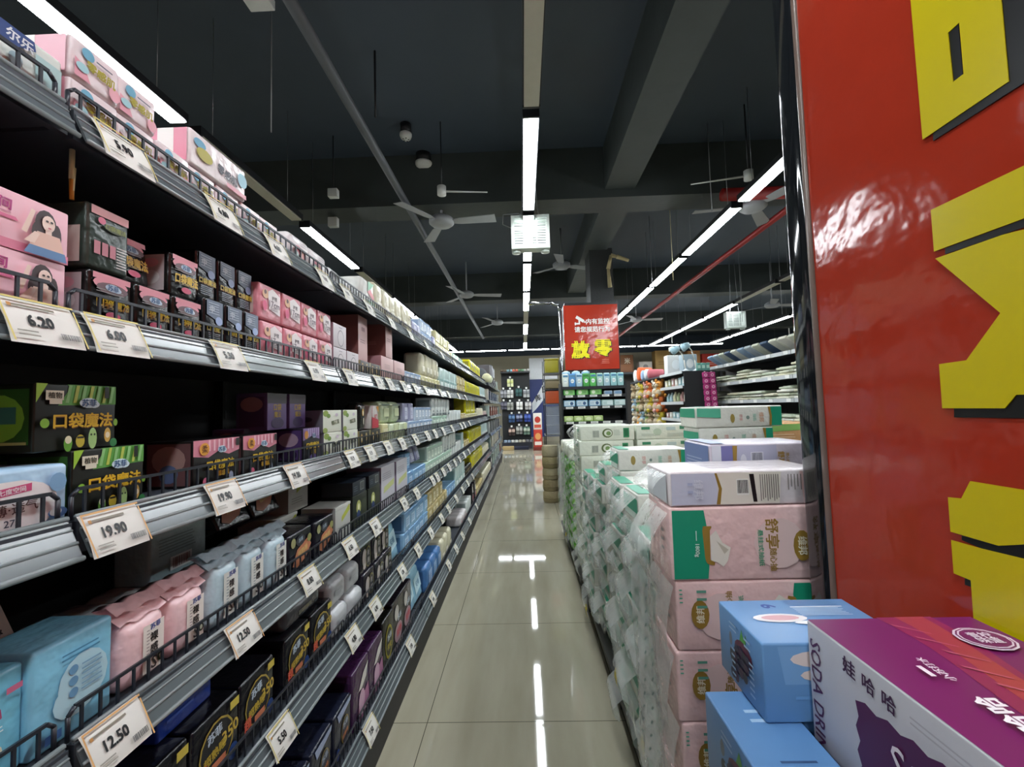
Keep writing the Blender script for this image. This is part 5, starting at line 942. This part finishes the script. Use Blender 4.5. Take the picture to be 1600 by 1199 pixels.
# ---------------------------------------------------------------- slipper rack at the end of the aisle
RY = 14.5
r = empty('slipper_rack', (-.72, RY, 0)); tag(r, 'tall black rack of hanging slippers at the aisle end', 'rack')
b = MB(); b.box(0, 0.06, .10, .95, .12, 2.50, mat('17181a', .7)); b.build('back_panel', r)
b = MB(); b.box(-.01, -.32, .0, .98, .12, .20, mat('2a2c34', .6)); b.build('base', r)
b = MB(); b.box(-.01, -.20, 2.48, .96, .12, 2.52, mat('303236', .6)); b.build('top_shelf', r)
def slipper_pair(x, y, z, c1, c2, label, hang=True, name='slipper_pair'):
    r = empty(name, (x, y, z)); tag(r, label, 'slippers', 'slippers on the black rack')
    for s in (-1, 1):
        b = MB(); m = mat(c1, .7)
        if hang:
            b.soft(s * .055, 0, -.13, .095, .03, .26, m, r=.013, n=2); q = b.build('slipper', r)
            t = MB(); t.soft(s * .055, -.035, -.02, .10, .05, .10, mat(c2, .7), r=.02, n=2); t.build('strap', q)
        else:
            b.soft(s * .06, 0, 0, .10, .26, .04, m, r=.018, n=2); q = b.build('slipper', r)
            t = MB(); t.soft(s * .06, -.05, .03, .105, .12, .05, mat(c2, .7), r=.022, n=2); t.build('strap', q)
    if hang:
        b = MB(); b.rod((0, .06, .15), (0, -.05, .17), .008, STEEL, 6); b.box(-.03, -.06, .15, .03, -.05, .21, mat('d8d8d4', .5)); b.build('hook', r)
sl = [(463, 470, 'd9dcb0', 'c7cc84', 'pale lime'), (400, 575, '7f8084', '9a9aa0', 'grey'), (463, 575, 'cfcfcc', 'b0b0ae', 'off-white'), (543, 560, '2f4f50', '39605e', 'dark teal'), (615, 570, 'b5b6b8', '7f8286', 'silver grey'),
      (403, 685, '4a4a58', '6c6a78', 'dark violet'), (463, 690, '9c9e98', '84867f', 'stone grey'), (550, 685, 'e6e6e2', 'd0d0cc', 'bright white'), (632, 685, 'a9a7a6', 'c4c2c0', 'light stone'),
      (478, 805, '2c4a74', '5a7aa0', 'mid blue'), (548, 800, '26345c', '8a94b0', 'navy'), (625, 800, '243c8c', '4a62b0', 'royal blue'), (478, 930, '4a3a38', 'c4a89a', 'brown and cream'), (548, 915, '8f908c', 'b4b4ae', 'ash grey'), (618, 920, '6f8a7a', 'b9c6b4', 'sage green')]
for sx, sy, c1, c2, l in sl:
    p = onY(720 + sx / 6, 520 + sy / 6, RY - .05); slipper_pair(p.x, RY - .02, p.z, c1, c2, l + ' pair of slippers hanging on the black rack')
for i, (c1, c2, l) in enumerate([('5a4a3c', '7a6a58', 'brown'), ('6f9aa4', '9cc0c8', 'light teal'), ('c95a44', 'e08a70', 'coral red'), ('4f7a5a', '7fa884', 'leaf green'), ('a3a4a0', 'c8c8c4', 'grey')]):
    slipper_pair(-.62 + .19 * i, RY - .05, 2.521, c1, c2, l + ' slippers standing on top of the black rack', False)
for i, (c1, l) in enumerate([('8fa0b4', 'pale blue'), ('c9c9c4', 'white'), ('b9b3a2', 'tan'), ('6c6c70', 'grey')]):
    slipper_pair(-.56 + .24 * i, RY - .20, .201, c1, c1, l + ' slippers on the base of the black rack', False)
b = MB(); b.soft(0, 0, 0, .36, .30, .11, mat('b29a6a', .7), r=.01, n=1); tag(b.build('cardboard_tray', None, (-.52, 13.9, .001)), 'tan cardboard tray on the floor before the slipper rack', 'tray')
b = MB(); b.soft(0, 0, 0, .45, .30, .09, mat('20253c', .6), r=.01, n=1); tag(b.build('floor_mat_roll', None, (-.10, 13.98, .001)), 'dark navy flat bundle on the floor before the slipper rack', 'bundle')
# stockroom panel and banner
b = MB(); b.box(.24, 15.2, .3, 1.25, 15.25, 2.30, mat('26346c', .5)); b.box(.24, 15.2, 2.30, 1.25, 15.25, 3.05, mat('dfe2e6', .5)); structure(b.build('door_1'))
b = MB(); n = 10; vs = []
for i in range(n + 1):
    u = i / n; x = .30 + .62 * u; zc = 1.30 + .95 * u - .25 * (u - u * u); hw = .17 + .16 * u
    vs += [(x, 15.198 - .02 * math.sin(3 * u), zc - hw), (x, 15.198 - .02 * math.sin(3 * u), zc + hw)]
b.add(vs, [(2 * i, 2 * i + 2, 2 * i + 3, 2 * i + 1) for i in range(n)], mat('d9dde2', .6), True)
b.decals(((.30, 15.172, 1.10), (1, 0, 0), (0, 0, 1)), .62, 1.3, [('t', '库', .34, .42, .16, '1a1c22', 24, .05), ('t', '房', .74, .66, .18, '1a1c22', 12, .05)])
tag(b.build('banner'), 'slanting white banner with black writing over a navy panel', 'banner')
# goods beside the chrome post
r = empty('goods_rack', (.32, 6.45, 0)); tag(r, 'grey tube rack with tubs and bins behind the tissue stacks', 'rack')
for x in (0.0, .24):
    for y in (0, .45): b = MB(); b.rod((x, y, 0), (x, y, 2.05), .007, BLACK, 8); b.build('post', r)
for z in (.90, 1.36, 1.82): b = MB(); b.box(-.01, -.01, z, .25, .46, z + .012, mat('6f7274', .4)); b.build('shelf', r)
def tub(x, y, z, w, d, h, c, lidc, label, name='storage_tub'):
    b = MB(); b.soft(0, 0, 0, w, d, h, mat(c, .4), r=.012, n=1); o = b.build(name, None, (x, y, z)); tag(o, label, 'tub')
    b = MB(); b.soft(0, 0, h + .001, w + .015, d + .015, .022, mat(lidc, .4), r=.006, n=1); b.build('lid', o)
tub(.44, 6.62, 1.836, .20, .26, .19, 'a9a02c', 'b8ae34', 'olive yellow lidded tub highest on the tube rack')
tub(.44, 6.62, 1.376, .20, .26, .19, 'c0532a', '1c1c1e', 'orange tub with black lid on the tube rack')
tub(.44, 6.62, 1.60, .20, .26, .12, '8d7f60', '8d8a70', 'brown lidded tub on top of the orange one')
for i in range(3):
    b = MB(); m = mat('c9cfd2', .1, alpha=.4); b.soft(0, 0, 0, .21, .28, .135, m, r=.01, n=1); o = b.build('clear_box', None, (.44, 6.62, .917 + .142 * i)); tag(o, 'clear plastic box, %s from the bottom on the tube rack' % nth(i), 'box', 'clear plastic boxes')
    b = MB(); b.soft(0, 0, .136, .20, .275, .005, mat('c9ced0', .2), r=.002, n=1); b.build('lid', o)
for i in range(5):
    b = MB(); b.lathe([(.105, 0), (.118, .02), (.122, .13), (.112, .145), (.112, .155)], mat(('a89a78', '9a8c6a', 'b0a484', 'a3966f', 'bdb396')[i], .6, bump=.5, bscale=60), 18); o = b.build('woven_tub', None, (.36, 6.20, .001 + .157 * i)); tag(o, 'round tan woven tub, %s from the floor beside the tissue stacks' % nth(i), 'tub', 'tan woven tubs')
    b = MB(); b.lathe([(.116, .1555), (.116, .1565)], mat('c9c0a0', .6), 18) if i == 4 else b.lathe([(.119, .055), (.125, .062), (.119, .07)], mat('8f8260', .6), 18); b.build('rim' if i == 4 else 'band', o)
for i in range(2):
    b = MB(); b.soft(0, 0, 0, .26, .25, .53 if i == 0 else .50, card('b93a2c' if i == 0 else 'd8d0c6'), r=.004, n=1); h = .53 if i == 0 else .50
    b.decals(((-.13, -.125, 0), (1, 0, 0), (0, 0, 1)), .26, h, [('e', .5, .6, .35, .2, 'd99a5a' if i == 0 else 'b93a2c'), ('r', .1, .1, .9, .3, 'e6dcd0' if i == 0 else 'c9503c')])
    o = b.build('gift_carton', None, (.42, 13.6, .111 + .532 * i)); tag(o, ('red carton with pictured goods' if i == 0 else 'white and red carton on the red one') + ' near the slipper rack', 'carton')
b = MB(); b.soft(0, 0, 0, .30, .28, .108, mat('7a2a20', .6), r=.01, n=1); tag(b.build('red_crate', None, (.42, 13.6, .001)), 'dark red flat crate under the pictured cartons near the slipper rack', 'crate')

# ---------------------------------------------------------------- towel shelving on the far side of the sign
TZ = [1.955, 1.645, 1.345, 1.01, .70, .35]; TX = 3.40
def tshelf(y0, y1, idx):
    r = empty('shelf_unit', (TX, y0, 0)); tag(r, 'black towel shelf unit seen past the red sign, %s bay' % nth(idx), 'shelf unit', 'towel shelf bays')
    L = y1 - y0 - .012
    for z in TZ:
        b = MB(); b.box(0, 0, z - .03, .45, L, z, SHELFM); o = b.build('shelf', r)
        p = MB(); p.box(-.012, 0.003, z - .045, 0, L - .003, z + .006, mat('b9bdbf', .35)); p.build('price_rail', o)
    b = MB(); b.box(.45, 0, 0, .48, L, 2.1, BACKM); b.build('back_panel', r)
    b = MB(); b.box(.02, 0, 0, .45, L, .30, BACKM); b.build('kick_plate', r)
tb = [4.62, 5.55, 6.48, 7.41, 8.34]
for i in range(4): tshelf(tb[i], tb[i + 1], i)
tw = ['d6d6c4', 'c9cdb8', 'dcdad0', 'bcc4b0', 'd2cdb4']; tl = ['cream', 'pale sage', 'off-white', 'grey-green', 'pale straw']
tm = []
for i, c in enumerate(tw):
    b = MB(); b.soft(0, 0, 0, .30, .26, .030, mat(c, .8, bump=.4), r=.013, n=3, bulge=.004, wob=.003, seed=i); b.soft(.0, -.02, .026, .28, .2, .016, mat(c, .8, bump=.4), r=.007, n=2, seed=i); tm.append(b.mesh('folded_towel'))
tc = {}
for s, z in enumerate(TZ[1:4]):
    for j in range(10):
        y = 4.78 + .36 * j; lay = (3, 2, 4, 3, 2, 3, 4, 2, 3, 3)[(j + s * 3) % 10]
        for k in range(lay):
            ci = (j * 3 + k + s) % 5; tc[(s, ci)] = tc.get((s, ci), 0) + 1
            o = bpy.data.objects.new('folded_towel', tm[ci]); COL.objects.link(o); rnd = random.Random(s * 100 + j * 7 + k)
            o.location = (TX + .18 + rnd.uniform(-.02, .02), y + rnd.uniform(-.02, .02), z + .0015 + .0445 * k); o.rotation_euler = (0, 0, math.pi / 2 + rnd.uniform(-.15, .15))
            tag(o, '%s folded towel, %s of its colour on the %s of the towel unit' % (tl[ci], nth(tc[(s, ci)] - 1), SNAME[s + 1]), 'towel', 'folded towels on the ' + SNAME[s + 1])
for j in range(16):
    ci = ('8fa6bc', 'd5d6c8', '3c5068', 'c4c8b4', 'aab6bc')[j % 5] if j > 6 else ('d2d2c2', 'bfc3b2', 'dad7ca')[j % 3]; lb = ('blue-grey', 'ivory', 'dark slate', 'sage', 'pale blue')[j % 5] if j > 6 else ('ivory', 'sage', 'off-white')[j % 3]
    b = MB(); b.soft(0, 0, 0, .18, .30, .045, mat(ci, .7, bump=.3), r=.012, n=2, bulge=.003, seed=j)
    o = b.build('folded_cloth', None, (TX + .17, 4.72 + .225 * j, TZ[0] + .105)); o.rotation_euler = (math.radians(0), math.radians(48), 0); o.rotation_euler = (math.radians(35), 0, math.pi / 2)
    tag(o, '%s folded cloth leaning on the top towel shelf, %s along' % (lb, nth(j)), 'cloth', 'leaning folded cloths')
tgm = MB(); tgm.box(-.004, -.045, -.02, 0, .045, .025, mat('e6e6e2', .5)); tgm = tgm.mesh('price_tag')
for s, z in enumerate(TZ[:4]):
    for j in range(9):
        o = bpy.data.objects.new('price_tag', tgm); COL.objects.link(o); o.location = (TX - .0135, 4.85 + .40 * j, z - .02); tag(o, 'white price tag, %s along the %s of the towel unit' % (nth(j), SNAME[s]), 'price tag', 'price tags of the towel unit')
# ---------------------------------------------------------------- gift gondola with desk lamps and plush toys
GX, GY0, GY1 = 2.70, 7.40, 11.0; GZ = [1.87, 1.62, 1.345, 1.05, .70, .30]
r = empty('gift_gondola', (GX, GY0, 0)); tag(r, 'dark gift gondola with desk lamps on top beyond the tissue stacks', 'shelf unit')
b = MB(); b.box(.02, 0, 0, .56, .02, 1.86, BACKM); b.build('end_panel', r)
b = MB(); b.box(.27, .02, 0, .31, GY1 - GY0, 1.86, BACKM); b.build('back_panel', r)
for z in GZ:
    b = MB(); b.box(0, .02, z - .025, .27, 1.20, z, SHELFM); b.box(.31, .02, z - .025, .56, 1.20, z, SHELFM) if z != GZ[0] else b.box(.27, .02, z - .025, .56, 1.20, z, SHELFM); o = b.build('shelf', r)
    p = MB(); p.box(-.012, .02, z - .04, 0, 1.20, z + .012, mat('c6c9ca', .4)); p.build('price_rail', o)
b = MB(); b.box(0, 1.25, 1.845, .56, GY1 - GY0, 1.87, SHELFM); b.build('top_shelf', r)
for i in range(2):
    x, y = GX + .13 + .20 * i, GY0 + .20 + .05 * i
    q = empty('desk_lamp', (x, y, 1.871)); tag(q, 'pale blue desk lamp with white curved neck, ' + ('lower one' if i == 0 else 'taller one') + ' on the gift gondola', 'desk lamp', 'pale blue desk lamps')
    b = MB(); b.lathe([(.07, 0), (.07, .015), (.03, .03), (.012, .05)], mat('dfe6e8', .4), 16); b.build('base', q)
    b = MB(); pts = [(0, 0, .04), (-.02, 0, .20), (-.06, 0, .32 + .04 * i), (-.12, 0, .40 + .06 * i)]
    for p_, q_ in zip(pts, pts[1:]): b.rod(p_, q_, .010, mat('e6e2d6', .4), 8)
    b.build('neck', q)
    b = MB(); b.rod((-.10, 0, .42 + .06 * i), (-.22, 0, .36 + .06 * i), .045, mat('9fc0cc', .4), 14, r2=.075); b.build('lamp_shade', q)
b = MB()
for i in range(2): pass
cs = [('d9dad8', 'white', .32, .20, .36), ('a9bcc6', 'pale blue', .26, .20, .34)]
for i, (c, l, w, d, h) in enumerate(cs):
    b = MB(); b.soft(0, 0, 0, w, d, h, mat(c, .5), r=.015, n=1); b.decals(((-w / 2, -d / 2, 0), (1, 0, 0), (0, 0, 1)), w, h, [('e', .5, .5, .25, .25, 'e8ecec')]); o = b.build('gift_box', None, (GX + .18 + .16 * i, 8.30 - .26 * i, 1.871)); tag(o, l + ' big box on the gift gondola behind the desk lamps', 'box')
row(simple('tea_carton', .06, .05, .13, '5f9a8c', [('r', .1, .3, .9, .7, 'b4d4c6')], 'box'), 3, GX + .30, .075, 7.47, 1.871, 'small teal carton', 'carton', 'beside the desk lamps', 'teal cartons by the desk lamps')
gc = [('a9c4cc', 'icy blue'), ('8fb3b8', 'grey-teal'), ('c9c0b2', 'sand'), ('b98a84', 'dusty rose'), ('9aa47c', 'moss'), ('d4cfa8', 'straw')]
for s, z in enumerate(GZ[1:4]):
    for j in range(6):
        c, l = gc[(j + 2 * s) % 6]; h = (.16, .17, .12)[s] - .01 * (j % 3)
        if s == 1:
            b = MB(); b.lathe([(.04, 0), (.05, .02), (.048, h * .7), (.02, h), (.02, h + .02)], mat(c, .4), 12)
        else: b = MB(); b.soft(0, 0, 0, .13, .10, h, card(c), r=.004, n=1); b.decals(((-.065, -.05, 0), (1, 0, 0), (0, 0, 1)), .13, h, [('r', .2, .3, .8, .8, 'e4e6e0')])
        o = b.build('gift_carton' if s != 1 else 'gift_jar', None, (GX + .10, GY0 + .12 + .18 * j, z + .001)); o.rotation_euler = (0, 0, -math.pi / 2); tag(o, '%s %s, %s along the %s of the gift gondola' % (l, 'jar' if s == 1 else 'carton', nth(j), SNAME[s + 1]), 'jar' if s == 1 else 'carton', 'goods on the gift gondola')
# strips of magenta packs hanging at the gondola end
for i in range(2):
    q = empty('hanging_strip', (GX + .36 + .11 * i, GY0 - .03, 1.85)); tag(q, 'magenta strip of small packs at the gift gondola end, ' + ('first' if i == 0 else 'second') + ' of two', 'hanging strip', 'magenta hanging strips')
    b = MB(); b.box(-.012, .008, -.80, .012, .012, .0, mat('c9a0b0', .5)); b.build('backing', q)
    sm = MB(); sm.soft(0, 0, -.05, .10, .03, .092, film('b03a78'), r=.008, n=2, bulge=.003); sm.decals(((-.05, -.015, -.05), (1, 0, 0), (0, 0, 1)), .10, .092, [('e', .5, .5, .28, .3, 'e0a4c0'), ('e', .5, .5, .16, .18, 'c05a90')], .004); sm = sm.mesh('small_pack')
    for k in range(8): o = link(sm, 'small_pack', q); o.location = (.004 * k, -.01, -.06 - .099 * k)
# plush toys
pc = [('c98a3c', 'honey brown'), ('b9b29a', 'beige'), ('d6d2c6', 'cream white'), ('8f7a5c', 'brown'), ('c96a34', 'orange'), ('7f9a5a', 'green'), ('d4a0a0', 'pink'), ('9ab4c8', 'pale blue'), ('c4b03c', 'yellow')]
k = 0
def bend(o): return o
for lvl, z in enumerate((1.63, 1.33, 1.02)):
    for j in range(7):
        c, l = pc[(j * 2 + lvl * 4) % 9]; y = 8.82 + .33 * j; q = empty('plush_toy', (GX + .05 + .03 * (j % 2), y, z - .07)); q.scale = (1.15, 1.15, 1.15); m = mat(c, .9, bump=.6, bscale=80); m2 = mat('b8a88c', .9)
        tag(q, '%s plush toy, %s along in the %s plush row' % (l, nth(j), ('uppermost', 'middle', 'lowest')[lvl]), 'plush toy', 'plush toys on the gift gondola')
        b = MB(); b.ball((0, 0, 0), .085, .085, .095, m); b.ball((-.03, -.03, -.01), .06, .06, .065, m2); b.build('body', q)
        b = MB(); b.ball((0, 0, .13), .08, .08, .07, m); b.ball((-.055, -.03, .12), .035, .03, .028, m2); b.ball((-.07, -.02, .15), .01, .01, .01, DARK); b.ball((-.05, -.06, .15), .01, .01, .01, DARK); b.build('head', q)
        for s in (-1, 1):
            b = MB(); b.ball((s * .05, -s * .02, .20), .03, .02, .035, m); b.build('ear', q)
            b = MB(); b.ball((s * .07, -.05, -.06), .03, .05, .035, m); b.build('leg', q)
        b = MB(); b.rod((0.02, 0, .19), (.16, 0, .21), .006, STEEL, 6); b.build('hook', q)
for i, (c, l, y, r_) in enumerate([('dcdcd8', 'white', 10.82, .15), ('d4602c', 'orange', 10.48, .17), ('8fa8c4', 'pale blue', 10.16, .12), ('c9ccd0', 'silver grey', 9.88, .12), ('b9606a', 'rose', 9.62, .11)]):
    b = MB(); b.rod((-.14, 0, r_), (.16, 0, r_), r_, mat(c, .8, bump=.3), 16, r2=r_ * .92); b.ball((-.14, 0, r_), .03, r_ * .95, r_ * .95, mat(c, .8)); o = b.build('rolled_blanket', None, (GX + .22, y, 1.872)); tag(o, l + ' rolled blanket on top above the plush toys', 'blanket', 'rolled blankets')
# ---------------------------------------------------------------- cartons stored high on the back wall
r = empty('storage_ledge', (3.3, 15.3, 0)); tag(r, 'long dark storage ledge along the back wall holding cartons', 'ledge')
b = MB(); b.box(0, 0, 2.40, 5.6, .9, 2.46, SHELFM); b.build('board', r)
for x in (0.05, 1.8, 3.6, 5.4): b = MB(); b.box(x, .05, 0, x + .08, .13, 2.40, BLACK); b.build('post', r)
b = MB(); b.box(0, .8, 0, 5.6, .85, 2.4, mat('3a3634', .7)); b.build('back_panel', r)
stock = [(3.45, .55, .62, '8a5a3a', 'brown carton with a white character', [('t', '米', .62, .66, .32, 'e4d8c4', 0, .04), ('r', .1, .1, .9, .45, '9c6030')]), (4.15, .45, .36, 'cfc9c2', 'white carton', [('e', .5, .5, .2, .25, '8a8684')]), (4.75, .50, .74, 'b08c52', 'tall tan carton', [('l', .2, .3, .8, .5, 2, '8a6a34')]), (5.32, .46, .46, 'b89a5c', 'short tan carton', [('r', .2, .2, .8, .5, 'c8ac70')]), (5.85, .44, .70, 'c08a58', 'striped orange-tan carton', [('r', .2, .1, .3, .9, 'a06a3c'), ('r', .6, .1, .7, .9, 'a06a3c')]),
         (6.45, .62, .58, 'b8362c', 'red carton with white lines', [('t', '好吃', .5, .68, .16, 'f0dcd4', 0, .05), ('l', .2, .3, .85, .5, 2, 'e8b4a4'), ('p', [(.1, .1), (.9, .2), (.9, .3), (.1, .22)], 'd8603c')]), (7.12, .60, .32, 'd9c41c', 'flat yellow carton', []), (7.75, .5, .60, 'a83c50', 'rose red carton', [('l', .2, .5, .8, .7, 2, 'e4b8c0')]), (8.4, .5, .52, '7a6a5c', 'dull brown carton', [])]
for x, w, h, c, l, dec in stock:
    b = MB(); b.soft(0, 0, 0, w, .4, h, mat(c, .6), r=.006, n=1); b.decals(((-w / 2, -.2, 0), (1, 0, 0), (0, 0, 1)), w, h, dec) if dec else None
    o = b.build('stock_carton', None, (x + .2, 15.62, 2.461)); tag(o, l + ' stored high on the ledge of the back wall', 'carton', 'stored cartons')
for i, x in enumerate((4.55, 8.05)):
    p = empty('security_camera', (x, 13.2, 3.05 if i == 0 else 3.0)); tag(p, 'white hanging camera below the far cross row of lamps, ' + ('over the brown cartons' if i == 0 else 'over the rose red carton'), 'camera', 'white hanging cameras')
    b = MB(); b.rod((0, 0, 0), (0, 0, CEIL - p.location.z), .015, WHITE, 8); b.build('drop_pole', p)
    b = MB(); b.soft(0, 0, -.16, .18, .22, .14, WHITE, r=.03, n=2); b.ball((0, -.09, -.12), .05, .05, .05, DARK); b.build('camera_body', p)
